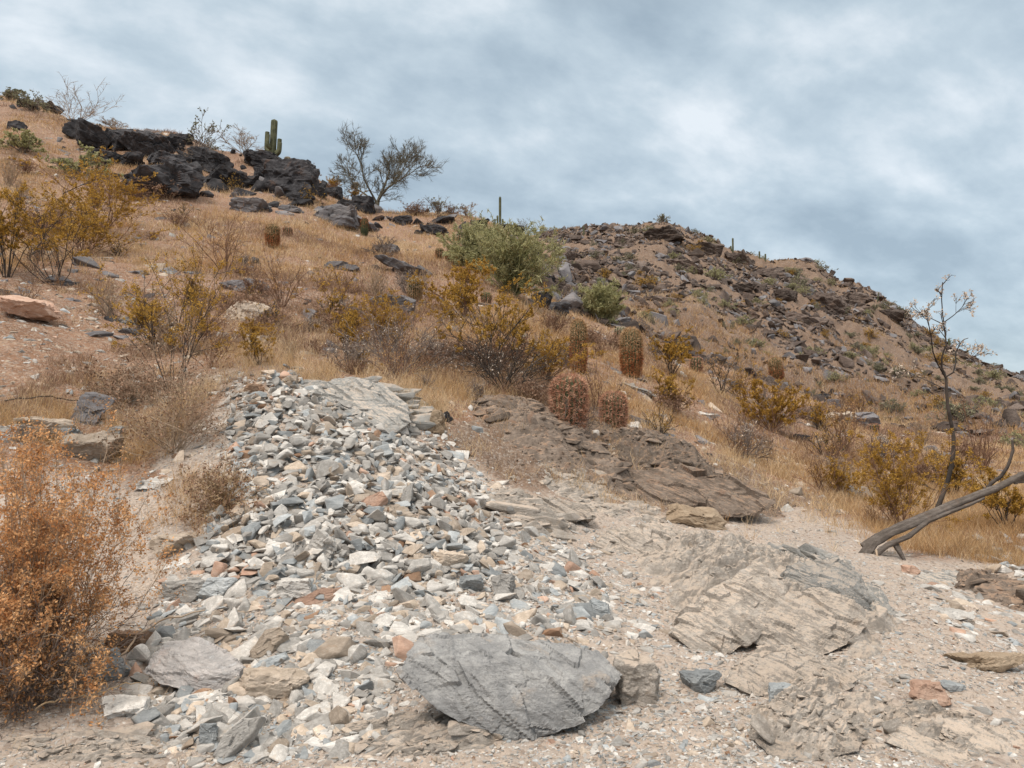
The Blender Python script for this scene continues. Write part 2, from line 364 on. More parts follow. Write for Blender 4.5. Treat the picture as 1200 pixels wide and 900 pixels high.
M['log'] = rock_mat('weathered_grey_wood', (.12,.098,.082), (.22,.185,.16), (.17,.10,.06), 2.0, 0.4, 0.9, 0.1, (0, R(62), 0))
M['wood'] = rock_mat('weathered_tan_wood', (.38,.28,.19), (.50,.39,.28), (.25,.15,.08), 1.2, 0.4, 0.9, 0.1, (0, 0.3, 0))
M['cgreen'] = plant_mat('cactus_green', (.05,.06,.03), (.085,.095,.045), 8, .1)
M['sgreen'] = plant_mat('saguaro_green', (.085,.09,.05), (.14,.14,.08), 4, .1)
M['sp_red'] = plant_mat('red_spines', (.34,.15,.09), (.56,.33,.22), 12, .45)
M['sp_tan'] = plant_mat('tan_spines', (.40,.24,.12), (.52,.35,.20), 6, .3)
M['sp_org'] = plant_mat('orange_spines', (.30,.10,.04), (.42,.19,.08), 6, .3)
M['sp_pale'] = plant_mat('pale_spines', (.55,.45,.33), (.62,.52,.40), 6, .2)

# ------------------------------------------------------------------ ground sheet
def build_ground():
    a_front = np.linspace(R(-44), R(44), 1150)
    a_side = np.linspace(R(44), R(316), 90)[1:-1]
    ang = np.concatenate([a_front, a_side]); na = len(ang)
    rr = np.concatenate([np.linspace(0.4, 2.3, 12), np.exp(np.linspace(math.log(2.45), math.log(135), 760)), np.exp(np.linspace(math.log(142), math.log(2500), 40))])
    A, RR = np.meshgrid(ang, rr)
    X = np.sin(A)*RR; Y = np.cos(A)*RR
    Z = H(X.ravel(), Y.ravel()).reshape(X.shape)
    V = np.stack([X, Y, Z], -1).reshape(-1, 3)
    nr = len(rr); i = np.arange(nr-1)[:, None]*na; j = np.arange(na)[None, :]; j2 = (j+1) % na
    q = np.stack([i+j, i+na+j, i+na+j2, i+j2], -1).reshape(-1, 4)[:, ::-1]
    V = np.vstack([V, [[0, 0, hz(0, 0)]]])
    j = np.arange(na); fan = np.stack([j, (j+1) % na, np.full(na, len(V)-1)], -1)[:, ::-1]
    # make all normals point up
    me = mesh_np('ground', V, [q[:, ::-1], fan[:, ::-1]], [M['ground']], None, True)
    u, v = proj(V[:, 0], np.maximum(V[:, 1], 0.5), V[:, 2])
    n = 25*fbm2(V[:, 0]*1.5, V[:, 1]*1.5, 4, 77)
    p, bk, sl, fa = zones(u+n, v+n, V[:, 1])
    attr = me.color_attributes.new('zone', 'FLOAT_COLOR', 'POINT')
    attr.data.foreach_set('color', np.stack([p, bk, fa, np.ones_like(p)], -1).astype(np.float32).ravel())
    o = link('ground', me); tag(o, kind='structure')
    return o
build_ground()
#PART2
# ------------------------------------------------------------------ stones
def hull_stone(seed, npts=16, dims=(1, .7, .45), bev=0.05):
    """angular stone: unit-length faceted block, as (verts, list of faces)"""
    r = random.Random(seed); bm = bmesh.new()
    for _ in range(npts):
        v = Vector((r.uniform(-1, 1), r.uniform(-1, 1), r.uniform(-1, 1)))
        k = max(abs(v.x), abs(v.y), abs(v.z)); v = v/k*(0.75+0.25*r.random()) if r.random() < 0.6 else v.normalized()*0.95
        v.x += 0.35*v.y*(r.random()-.3); bm.verts.new((v.x*dims[0]/2, v.y*dims[1]/2, v.z*dims[2]/2))
    res = bmesh.ops.convex_hull(bm, input=bm.verts)
    junk = [g for g in res['geom_interior'] if isinstance(g, bmesh.types.BMVert)]
    if junk: bmesh.ops.delete(bm, geom=junk, context='VERTS')
    bmesh.ops.dissolve_limit(bm, angle_limit=R(9), verts=bm.verts, edges=bm.edges)
    if bev: bmesh.ops.bevel(bm, geom=list(bm.edges), offset=bev*min(dims), segments=1, affect='EDGES', clamp_overlap=True)
    bmesh.ops.triangulate(bm, faces=bm.faces)
    bm.verts.index_update()
    V = np.array([v.co[:] for v in bm.verts]); T = np.array([[v.index for v in f.verts] for f in bm.faces])
    bm.free(); return V, T
rs = random.Random(5)
PROTO = [hull_stone(100+i, rs.choice([9, 11, 13, 16]), (1, rs.uniform(.5, .9), rs.uniform(.3, .72)), .05) for i in range(34)]
TINY = [hull_stone(500+i, 8, (1, rs.uniform(.55, .9), rs.uniform(.3, .6)), 0) for i in range(16)]
def rotmats(yaw, tilt, tdir, N_=None):
    """rotation matrices: yaw about Z, then tilt by `tilt` about the horizontal axis tdir"""
    cy, sy = np.cos(yaw), np.sin(yaw); z = np.zeros_like(yaw); o = np.ones_like(yaw)
    Ry = np.stack([cy, -sy, z, sy, cy, z, z, z, o], -1).reshape(-1, 3, 3)
    ax = np.stack([np.cos(tdir), np.sin(tdir), z], -1); c, s = np.cos(tilt), np.sin(tilt)
    K = np.zeros((len(yaw), 3, 3)); K[:, 0, 2] = ax[:, 1]; K[:, 1, 2] = -ax[:, 0]; K[:, 2, 0] = -ax[:, 1]; K[:, 2, 1] = ax[:, 0]
    Rt = np.eye(3)[None]+s[:, None, None]*K+(1-c)[:, None, None]*(K@K)
    return Rt@Ry
def normals(X, Y, e=0.05):
    hx = (H(X+e, Y)-H(X-e, Y))/(2*e); hy = (H(X, Y+e)-H(X, Y-e))/(2*e)
    return hx, hy
def slope_rot(X, Y, e):
    hx, hy = normals(X, Y, e); g = np.hypot(hx, hy); return np.arctan(g), np.arctan2(-hx, hy)  # tilt, axis dir
def scatter_pts(n, yr, poly=None, maskf=None, seed=0, tx=(-0.72, 0.72)):
    g = np.random.default_rng(seed)
    k = n*3
    Y = np.exp(g.uniform(math.log(yr[0]), math.log(yr[1]), k)); X = Y*g.uniform(tx[0], tx[1], k)
    Z = base_h(X, Y); u, v = proj(X, Y, Z)
    keep = np.ones(k, bool)
    if poly is not None: keep &= inpoly(u+g.normal(0, 7, k), v+g.normal(0, 6, k), poly)
    if maskf is not None: keep &= g.random(k) < maskf(u, v, X, Y)
    keep &= (u > -90) & (u < 1290) & (v < 985)
    i = np.where(keep)[0][:n]
    return X[i], Y[i], u[i], v[i]
class Stones:
    def __init__(s): s.rows = []
    def add(s, X, Y, S, lift, tilt, mats, g, zone, emb=0.25):
        n = len(X)
        if n == 0: return
        Z = H(X, Y); st, sdir = slope_rot(X, Y, 0.12)
        Rm = rotmats(sdir*0, st, sdir)@rotmats(g.uniform(0, 6.28, n), tilt, g.uniform(0, 6.28, n))
        sc = np.stack([S, S*g.uniform(.8, 1.15, n), S*g.uniform(.7, 1.2, n)], -1)
        m = g.choice(len(mats), n, p=np.array([w for _, w in mats])/sum(w for _, w in mats))
        s.rows.append(dict(X=X, Y=Y, Z=Z+lift+S*(0.2-emb), R=Rm, sc=sc, m=np.array([mats[k][0] for k in m]), pr=g.integers(0, 999, n), zone=np.full(n, zone), S=S))
    def cat(s):
        return {k: np.concatenate([r[k] for r in s.rows]) for k in s.rows[0]}
def merged(name, D, idx, protos, matnames):
    Vs = []; Fs = []; Ms = []; off = 0
    pid = D['pr'] % len(protos)
    for p, (V, T) in enumerate(protos):
        k = idx[pid[idx] == p]
        if len(k) == 0: continue
        W = np.einsum('nij,nvj->nvi', D['R'][k], V[None]*D['sc'][k][:, None, :]) + np.stack([D['X'][k], D['Y'][k], D['Z'][k]], -1)[:, None, :]
        Vs.append(W.reshape(-1, 3)); Fs.append((T[None]+(np.arange(len(k))*len(V))[:, None, None]+off).reshape(-1, 3))
        mi = np.array([matnames.index(q) for q in D['m'][k]]); Ms.append(np.repeat(mi, len(T))); off += len(k)*len(V)
    return mesh_np(name, np.vstack(Vs), [np.vstack(Fs)], [M[q] for q in matnames], np.concatenate(Ms))
G = np.random.default_rng(11)
PAL = [('grey', .64), ('blue', .14), ('tan', .14), ('pink', .02), ('rust', .015)]
ST = Stones()
def lognorm(n, med, sg, lo, hi): return np.clip(med*np.exp(G.normal(0, sg, n)), lo, hi)
# rubble pile, two layers
X, Y, u, v = scatter_pts(2600, (3.4, 10.2), PILE, None, 1, (-.45, .2)); S = lognorm(len(X), .085, .45, .035, .26)
ST.add(X, Y, S, 0.0, np.abs(G.normal(0, .35, len(X))), PAL, G, 'pile')
X, Y, u, v = scatter_pts(1900, (4.5, 10.2), [(275,450),(335,445),(400,475),(520,525),(570,590),(600,640),(560,690),(400,690),(250,700),(240,640),(268,560)], None, 2, (-.45, .1)); S = lognorm(len(X), .115, .38, .06, .27)
ST.add(X, Y, S, np.abs(G.normal(.025, .03, len(X))), np.abs(G.normal(0, .5, len(X))), PAL, G, 'pile')
X, Y, u, v = scatter_pts(1900, (3.4, 9.5), [(430,470),(540,530),(640,590),(720,640),(780,720),(760,770),(560,750),(480,800),(440,905),(150,905),(150,760),(180,690),(400,680),(540,640)], None, 31, (-.5, .3)); S = lognorm(len(X), .068, .5, .03, .21)
ST.add(X, Y, S, 0, np.abs(G.normal(0, .4, len(X))), PAL, G, 'pile')
X, Y, u, v = scatter_pts(150, (3.6, 9.5), PILE, None, 33, (-.5, .3)); S = lognorm(len(X), .17, .25, .12, .30)
ST.add(X, Y, S, .02, np.abs(G.normal(0, .4, len(X))), PAL, G, 'pile')
# broken dark blocks along the ridge
X, Y, u, v = scatter_pts(420, (22, 46), None, lambda u, v, X, Y: np.clip(ell(u, v, 130, 165, 60, 22)+ell(u, v, 250, 200, 40, 22)+ell(u, v, 335, 205, 45, 28)+ell(u, v, 395, 235, 40, 12)+ell(u, v, 480, 262, 60, 10)+.6*ell(u, v, 600, 285, 40, 14)+.7*ell(u, v, 640, 330, 14, 40)+.5*ell(u, v, 30, 125, 30, 10), 0, 1), 32, (-.72, .2)); S = lognorm(len(X), .55, .5, .2, 1.5)
ST.add(X, Y, S, 0, np.abs(G.normal(0, .6, len(X))), [('black', .75), ('slab', .25)], G, 'ridge', .1)
# gravel streaks on the path
X, Y, u, v = scatter_pts(1300, (3.0, 8.5), [(560,560),(700,650),(800,700),(860,790),(900,905),(640,905),(720,800),(700,740),(560,680)], None, 3); S = lognorm(len(X), .05, .4, .025, .15)
ST.add(X, Y, S, 0, np.abs(G.normal(0, .3, len(X))), PAL, G, 'streak')
X, Y, u, v = scatter_pts(700, (3.0, 6), [(230,760),(460,760),(470,905),(150,905)], None, 4); S = lognorm(len(X), .055, .45, .025, .17)
ST.add(X, Y, S, 0, np.abs(G.normal(0, .3, len(X))), PAL, G, 'foot')
X, Y, u, v = scatter_pts(420, (4.5, 9.5), [(1080,670),(1200,690),(1290,700),(1290,790),(1140,760),(1080,710)], None, 5, (.3, .75)); S = lognorm(len(X), .075, .5, .03, .24)
ST.add(X, Y, S, 0, np.abs(G.normal(0, .25, len(X))), PAL, G, 'right')
X, Y, u, v = scatter_pts(160, (5.5, 9.5), [(1150,630),(1290,630),(1290,700),(1150,700)], None, 55, (.3, .75)); S = lognorm(len(X), .12, .4, .05, .26)
ST.add(X, Y, S, .03, np.abs(G.normal(0, .35, len(X))), PAL, G, 'right')
X, Y, u, v = scatter_pts(2200, (3.0, 16), [(600,560),(780,598),(960,598),(1060,650),(1290,760),(1290,905),(860,905),(800,720)], None, 6); S = lognorm(len(X), .04, .45, .02, .13)
ST.add(X, Y, S, 0, np.abs(G.normal(0, .2, len(X))), PAL, G, 'path')
# stones on the left slope and bank
X, Y, u, v = scatter_pts(900, (6.2, 17), [(-80,330),(140,330),(330,400),(300,440),(250,560),(170,600),(100,600),(-80,540)], None, 7, (-.75, -.2)); S = lognorm(len(X), .08, .5, .03, .32)
ST.add(X, Y, S, 0, np.abs(G.normal(0, .25, len(X))), [('grey', .4), ('tan', .4), ('blue', .1), ('pink', .1), ('rust', .1)], G, 'left')
X, Y, u, v = scatter_pts(1500, (8.5, 20), [(330,390),(520,420),(700,470),(950,520),(1010,610),(920,600),(700,560),(520,500)], None, 8); S = lognorm(len(X), .10, .5, .04, .40)
ST.add(X, Y, S, -.01, np.abs(G.normal(0, .25, len(X))), [('grey', .4), ('tan', .35), ('blue', .15), ('rust', .15)], G, 'bank')
X, Y, u, v = scatter_pts(2300, (11, 45), None, lambda u, v, X, Y: (zones(u, v, Y)[2] > .5)*.9, 9); S = lognorm(len(X), .22, .5, .09, .8)
ST.add(X, Y, S, -.02, np.abs(G.normal(0, .25, len(X))), [('slab', .5), ('grey', .25), ('tan', .15), ('black', .1)], G, 'slope')
D = ST.cat()
# individuals: the 300 that show largest
px = F*D['S']*D['sc'][:, 1]/D['S']/D['Y']
uu, vv = proj(D['X'], D['Y'], D['Z'])
BIGROCK = [(598,808,140,75),(230,782,65,42),(118,782,30,28),(370,705,34,14),(435,594,24,16),(100,520,40,30),(60,720,120,200)]
vis = (uu > 5) & (uu < 1195) & (vv < 895)
for a, b_, c_, d_ in BIGROCK: 
    hit = (np.abs(uu-a) < c_) & (np.abs(vv-b_) < d_)
    vis &= ~hit
order = np.argsort(-(px*vis)); top = order[:300]
SM = {}
def stone_mesh(p, m):
    if (p, m) not in SM:
        V, T = PROTO[p]; SM[(p, m)] = mesh_np('stone', V, [T], [M[m]])
    return SM[(p, m)]
CN = {'grey': 'grey', 'blue': 'blue-grey', 'tan': 'tan', 'pink': 'salmon pink', 'rust': 'rusty brown', 'slab': 'mauve-grey', 'black': 'black'}
LM = [(598,808,'the big front boulder'),(230,782,'the wrinkled slab boulder'),(370,705,'the long pinkish slab'),(434,594,'the salmon wedge'),(296,452,'the rusty tip block'),
 (512,496,'the rock stump'),(376,640,'the upright slab'),(552,684,'the bluish-white stone'),(748,800,'the rounded brown lump'),(838,655,'the cracked trail rock'),
 (900,705,'the bedrock hump'),(1016,645,'the fallen trunk base'),(1092,812,'the pale tan block'),(1160,778,'the layered wood-like rock'),(1115,718,'the paving-like slab'),(820,608,'the long grained rock'),
 (24,365,'the large pinkish flat slab'),(104,478,'the tall mauve slab'),(105,525,'the pale cream rock'),(195,638,'the pinkish-tan edge stone'),(178,567,'the isolated flat stone'),(205,500,'the dead thicket'),
 (150,753,'the red-brown rock'),(118,780,'the blue-grey angular rock'),(272,868,'the leaning bottom slab'),(420,470,'the smooth bedrock shoulder'),(667,502,'the largest pink cactus'),(719,503,'the round pink cactus'),
 (905,506,'the round yellow bush'),(740,441,'the tall orange cactus'),(300,530,'the upper left rubble edge'),(400,540,'the upper rubble centre'),(480,545,'the upper right rubble edge'),(560,620,'the right rubble edge'),
 (300,610,'the left rubble bulge'),(470,650,'the lower rubble centre'),(640,720,'the gravel above the front boulder'),(440,770,'the gravel left of the front boulder'),(850,850,'the gravel tongue at the bottom'),(360,830,'the bottom left gravel'),(700,650,'the dusty middle trail'),(1000,600,'the trail bend'),
 (486,352,'the golden tan cactus'),(283,362,'the pale smooth rock'),(465,440,'the wide dead-twig bush'),(180,212,'the largest black boulder'),(335,207,'the square black outcrop'),(441,249,'the bare tree'),(600,345,'the green palo verde'),(1060,600,'the golden bush by the trunk'),(1180,690,'the dark earthy bank')]
LF_ = [(859,300,'the armed far saguaro'),(893,304,'the twin tiny saguaros'),(702,350,'the small plump saguaro'),(1028,355,'the tilted far stalk'),(780,270,'the far hill summit'),(684,275,'the tiny left saguaro'),(960,365,'the dark far rockfall'),
 (1110,360,'the sapling crown'),(838,320,'the widest crest shrub'),(1123,480,'the sapling stem'),(640,330,'the gully edge'),(760,360,'the middle gully'),(911,448,'the golden barrel cactus'),(816,435,'the isolated red cactus'),(870,390,'the centre of the far face'),(1000,430,'the lower right far face'),(1150,440,'the right end of the far hill'),
 (920,345,'the upper rockfall edge'),(820,330,'the upper centre face'),(730,310,'the upper left face'),(1060,410,'the green shrub band'),(960,480,'the far hill foot')]
def near_what(u, v, lms):
    q = sorted((math.hypot((u-a)*.9, v-b), a, b, n) for a, b, n in lms)[0]
    dx, dy = u-q[1], v-q[2]
    if q[0] < 16: return 'touching '+q[3]
    return ('right of ' if dx > 0 else 'left of ')+q[3] if abs(dx) > abs(dy) else ('below ' if dy > 0 else 'above ')+q[3]
def describe(rows, noun):
    """rows: (object, colour words, u, v, size, landmarks): a label for each that tells it from its neighbours"""
    gr = {}
    for r in rows: gr.setdefault((r[1], near_what(r[2], r[3], r[5])), []).append(r)
    for (c, w), ks in gr.items():
        pool = list(ks); used = []
        if len(pool) == 1: used.append((pool.pop(), ''))
        elif len(pool) == 2:
            pool.sort(key=lambda r: -r[4]); used += [(pool[0], 'larger'), (pool[1], 'smaller')]; pool = []
        else:
            for nm, key in (('largest', lambda r: -r[4]), ('leftmost', lambda r: r[2]), ('rightmost', lambda r: -r[2]), ('highest', lambda r: r[3]), ('lowest', lambda r: -r[3]), ('smallest', lambda r: r[4])):
                if not pool: break
                k = min(ks, key=key)
                if any(k is x for x in pool): used.append((k, nm)); pool = [x for x in pool if x is not k]
            if len(pool) == 1: used.append((pool.pop(), 'middle'))
        for r, nm in used: tag(r[0], f'{nm} {c} {noun} {w}'.strip(), None, f'{c} {noun}s {w}')
        pool.sort(key=lambda r: -r[4])
        for od in ('second', 'third', 'fourth', 'fifth', 'sixth'):
            if len(pool) > 1: r = pool.pop(0); tag(r[0], f'{od} largest {c} {noun} {w}', None, f'{c} {noun}s {w}')
        for r in pool: tag(r[0], f'middling {c} {noun} {w}', None, f'{c} {noun}s {w}')
rows = []
for k in top:
    m = str(D['m'][k]); o = link('loose_stone', stone_mesh(int(D['pr'][k] % len(PROTO)), m)); o['category'] = 'stone'
    o.matrix_world = Matrix.Translation((D['X'][k], D['Y'][k], D['Z'][k]))@Matrix(D['R'][k].tolist()).to_4x4()@Matrix.Diagonal((*D['sc'][k], 1))
    rows.append((o, CN[m], float(uu[k]), float(vv[k]), float(px[k]), LM))
describe(rows, 'stone')
restm = np.ones(len(D['X']), bool); restm[top] = False
tag(link('rubble', merged('rubble', D, np.where(restm)[0], PROTO, ['grey', 'blue', 'tan', 'pink', 'rust', 'slab', 'black'])), 'loose broken stones filling the rubble pile and trail', 'rubble', kind='stuff')
# gravel
GR = Stones()
def path_m(u, v, X, Y): return (zones(u, v, Y)[0] > .5)*(0.35+0.65*(vnoise2(X*1.3, Y*1.3, 5) > -0.05))
X, Y, u, v = scatter_pts(46000, (2.9, 14), None, path_m, 12); S = lognorm(len(X), .018, .45, .008, .05)
GR.add(X, Y, S, 0, np.abs(G.normal(0, .3, len(X))), PAL, G, 'g')
X, Y, u, v = scatter_pts(15000, (3.2, 10.2), PILE+[], None, 13, (-.45, .2)); S = lognorm(len(X), .028, .4, .012, .05)
GR.add(X, Y, S, 0, np.abs(G.normal(0, .4, len(X))), PAL, G, 'g')
X, Y, u, v = scatter_pts(6000, (3.0, 8.5), [(560,560),(700,650),(800,700),(870,790),(900,905),(620,905),(720,800),(700,740),(560,680)], None, 14); S = lognorm(len(X), .026, .35, .012, .05)
GR.add(X, Y, S, 0, np.abs(G.normal(0, .4, len(X))), PAL, G, 'g')
X, Y, u, v = scatter_pts(14000, (6, 20), None, lambda u, v, X, Y: (zones(u, v, Y)[0] < .5)*1.0, 15); S = lognorm(len(X), .035, .45, .015, .09)
GR.add(X, Y, S, -.003, np.abs(G.normal(0, .3, len(X))), [('grey', .25), ('tan', .5), ('rust', .35)], G, 'g')
DG = GR.cat()
tag(link('gravel', merged('gravel', DG, np.arange(len(DG['X'])), TINY, ['grey', 'blue', 'tan', 'pink', 'rust'])), 'small pale chips and pebbles on trail and slopes', 'gravel', kind='stuff')

# far hillside rocks
def far_m(u, v, X, Y):
    n = fbm2(X*.09+3, Y*.09, 4, 31)+0.35*fbm2(X*.5, Y*.5, 2, 33)
    crest = np.interp(u, [a for a, b in SKYL], [b for a, b in SKYL])
    up = sstep(95, 5, v-crest)*.55 + .35*ell(u, v, 960, 365, 70, 35) + .35*ell(u, v, 660, 330, 45, 60)+.3*ell(u, v, 860, 300, 90, 25)
    return (zones(u, v, Y)[3] > .3)*np.clip(.04+ (n > .26-up*.6)*(.25+up*1.3), 0, 1)
FR = Stones(); X, Y, u, v = scatter_pts(19000, (27, 102), None, far_m, 21, (-.02, .7)); S = lognorm(len(X), .42, .5, .18, 1.9)
FR.add(X, Y, S, 0, np.abs(G.normal(0, .5, len(X))), [('far', .8), ('slab', .2)], G, 'far', .12)
DF = FR.cat(); uu, vv = proj(DF['X'], DF['Y'], DF['Z']); px = F*DF['S']/DF['Y']*((uu > 5) & (uu < 1195))
top = np.argsort(-px)[:300]
rows = []
for k in top:
    m = str(DF['m'][k]); o = link('hillside_rock', stone_mesh(int(DF['pr'][k] % len(PROTO)), m)); o['category'] = 'rock'
    o.matrix_world = Matrix.Translation((DF['X'][k], DF['Y'][k], DF['Z'][k]))@Matrix(DF['R'][k].tolist()).to_4x4()@Matrix.Diagonal((*DF['sc'][k], 1))
    rows.append((o, 'dark brown' if m == 'far' else 'mauve-grey', float(uu[k]), float(vv[k]), float(px[k]), LF_))
describe(rows, 'jagged rock')
rm = np.ones(len(DF['X']), bool); rm[top] = False
tag(link('hillside_scree', merged('hillside_scree', DF, np.where(rm)[0], PROTO, ['far', 'slab'])), 'dark broken rock scattered over the far hill', 'scree', kind='stuff')

# ------------------------------------------------------------------ individually modelled rocks
def ico(sub):
    bm = bmesh.new(); bmesh.ops.create_icosphere(bm, subdivisions=sub, radius=1)
    V = np.array([v.co[:] for v in bm.verts]); T = np.array([[v.index for v in f.verts] for f in bm.faces]); bm.free(); return V, T
ICO = {s: ico(s) for s in (4, 5, 6)}
def hero_mesh(seed, dims, sub=5, planes=13, rough=0.035, strata=0.05, sdir=(0.3, 0.4, 1), sfreq=9, blocky=True):
    g = np.random.default_rng(seed); V, T = ICO[sub]
    n = g.normal(size=(planes, 3)); n /= np.linalg.norm(n, axis=1)[:, None]; c = g.uniform(.62, .98, planes)
    if blocky:
        bx_ = np.array([[1, 0, 0], [-1, 0, 0], [0, 1, 0], [0, -1, 0]])+g.normal(0, .28, (4, 3)); n = np.vstack([n[:5], bx_]); c = np.concatenate([g.uniform(.78, 1.0, 5), g.uniform(.62, .8, 4)])
    n = np.vstack([n, [[0, 0, 1], [0, 0, -1], [g.normal(0, .2), g.normal(0, .2), 1]]]); n /= np.linalg.norm(n, axis=1)[:, None]; c = np.append(c, [.8, .7, .74])
    d = V@n.T; r = np.min(np.where(d > 1e-3, c/np.maximum(d, 1e-3), 9), axis=1); r = np.minimum(r, 1.25)
    W = V*r[:, None]*(np.array(dims)/2/0.92)
    L = max(dims); p = W/L
    s = np.array(sdir, float); s /= np.linalg.norm(s)
    t = (p@s)*sfreq+1.2*vnoise3(p[:, 0]*3+seed, p[:, 1]*3, p[:, 2]*3, 5)
    lay = (t-np.floor(t)); lay = np.minimum(lay*1.0, (1-lay)*6)            # broken ledges
    nz = sum(a*vnoise3(p[:, 0]*f+seed*3.1, p[:, 1]*f, p[:, 2]*f, 7) for a, f in ((1, 3.5), (.5, 8), (.3, 18), (.2, 42)))
    def fac3(q, nc, amp):
        c = g.uniform(-.65, .65, (nc, 3)); o = g.normal(0, .35, nc); gr = g.normal(0, 1.6, (nc, 3))
        d2 = (q**2).sum(1)[:, None]-2*q@c.T+(c**2).sum(1)[None]; k = np.argmin(d2, axis=1)
        return amp*(o[k]+((q-c[k])*gr[k]).sum(1))
    q = p@np.array([[1, 0, 0], [0, 1, 0], [0, 0, 1.6]])+.02*nz[:, None]
    fz = fac3(q, 30, .045)+fac3(q, 150, .032)+fac3(q, 700 if sub > 4 else 250, .014)
    W = W + V*((rough*nz*.7+strata*(lay-.5)*.45*(.4+1.2*np.abs(vnoise3(p[:, 0]*2, p[:, 1]*2, p[:, 2]*2, 9))*2)+fz)*L)[:, None]*np.array([1, 1, .8])
    return W, T
def hero(name, u, v, w, h, mat, label, cat='rock', dep=0.7, hgt=None, rot=0.0, tilt=(0, 0), seed=0, sub=5, sink=0.22, group=None, **kw):
    """rock whose middle shows at (u, v); w, h are its visible size in photo pixels"""
    p = P(u, v+h*0.32); k = p.y/F
    W_ = w*k*0.97; D_ = W_*dep; H_ = (h*k if hgt is None else hgt)
    Vv, T = hero_mesh(seed or int(u*7+v), (W_, D_, H_), sub, **kw)
    Mx = (Matrix.Rotation(rot, 3, 'Z')@Matrix.Rotation(tilt[0], 3, 'X')@Matrix.Rotation(tilt[1], 3, 'Y'))
    Vv = Vv@np.array(Mx).T
    zmin, zmax = Vv[:, 2].min(), Vv[:, 2].max()
    o = link(name, mesh_np(name, Vv, [T], [M[mat]], None, False))
    o.location = (p.x, p.y+D_*0.25, p.z-zmin-sink*(zmax-zmin))
    tag(o, label, cat, group); return o
# foreground
def slab_rock(name, pix, thick, tau, mat, label, seed, cat='boulder', amp=.05, grain=.012, gdir=.6, fold=0.0):
    """broad slab whose seen outline is `pix`; it leans back by tau"""
    pix = np.array(pix, float); ub, vb = pix[np.argmax(pix[:, 1])]; p = P(ub, vb+(14 if fold else -4)); sc = p.y/F
    alpha = math.atan((vb-450)/F)-PITCH; k = math.sin(tau+alpha)
    xy = np.stack([(pix[:, 0]-ub)*sc, (vb-pix[:, 1])*sc/k], -1); c = xy.mean(0); rel = xy-c
    na, nr = 420, 130; th = np.linspace(0, 2*math.pi, na, endpoint=False); pa = np.arctan2(rel[:, 1], rel[:, 0]); o_ = np.argsort(pa); rel = rel[o_]
    d = np.stack([np.cos(th), np.sin(th)], -1); rad = np.full(na, 9.0)
    for i in range(len(rel)):
        a, b_ = rel[i], rel[(i+1) % len(rel)]; e = b_-a; det = d[:, 0]*(-e[1])+e[0]*d[:, 1]
        with np.errstate(divide='ignore', invalid='ignore'):
            t = (a[0]*(-e[1])+e[0]*a[1])/det; s_ = (d[:, 0]*a[1]-d[:, 1]*a[0])/det
        ok = (t > 0) & (s_ >= -.001) & (s_ <= 1.001); rad = np.where(ok & (t < rad), t, rad)
    rad = rad*(1+.03*vnoise2(th*4, th*0+seed, seed)*2+.015*facets(th*7, th*0+.5, seed+2))
    s1 = np.linspace(0, 1, nr); V = []
    W_ = np.ptp(xy[:, 0])
    for side in (1, -1):
        S_, R_ = np.meshgrid(s1, rad, indexing='ij'); x = S_*R_*d[None, :, 0]; y = S_*R_*d[None, :, 1]
        fx, fy = x/W_, y/W_; ca, sa = math.cos(gdir), math.sin(gdir); pp, qq = fx*ca+fy*sa, -fx*sa+fy*ca
        wv = .15*fbm2(fx.ravel()*5, fy.ravel()*5, 3, seed).reshape(x.shape)
        big = facets((pp*3.2+wv).ravel(), (qq*5.5+wv).ravel(), seed+7, 1.5).reshape(x.shape)
        mid = facets((pp*8+wv*2).ravel(), (qq*20+wv*2).ravel(), seed+8, 1.2).reshape(x.shape)
        fn = fbm2((pp*14).ravel(), (qq*60).ravel(), 4, seed+9, .65).reshape(x.shape)
        edge = 1-np.clip(S_, 0, 1)**18
        z = side*thick*.5*(edge**.6)*(1+(.25*fy/.3 if side > 0 else 0))+(amp*big+amp*.35*mid+grain*fn)*edge**.5*W_*side
        if fold and side > 0: z = z+fold*(np.maximum(y+.12*x+.02*W_*big, 0)*.25-np.maximum(-(y+.12*x+.03*W_*big), 0)*1.0)
        elif fold: z = z-fold*np.maximum(-(y+.12*x), 0)
        V.append(np.stack([x+c[0], y+c[1], z], -1).reshape(-1, 3))
    V = np.vstack(V); n1 = nr*na; i = (np.arange(nr-1)*na)[:, None]; j = np.arange(na)[None]; q = np.stack([i+j, i+(j+1) % na, i+na+(j+1) % na, i+na+j], -1).reshape(-1, 4)[:, ::-1]
    j = np.arange(na); # rim joins the two faces
    rim = np.stack([(nr-1)*na+j, (nr-1)*na+(j+1) % na, n1+(nr-1)*na+(j+1) % na, n1+(nr-1)*na+j], -1)[:, ::-1]
    ct, st = math.cos(tau), math.sin(tau); Rx = np.array([[1, 0, 0], [0, ct, -st], [0, st, ct]]); V = V@Rx.T
    o = link(name, mesh_np(name, V, [q, q[:, ::-1]+n1, rim], [M[mat]], None, True)); o.location = (p.x, p.y, p.z-.015)
    return tag(o, label, cat)
from mathutils.geometry import delaunay_2d_cdt
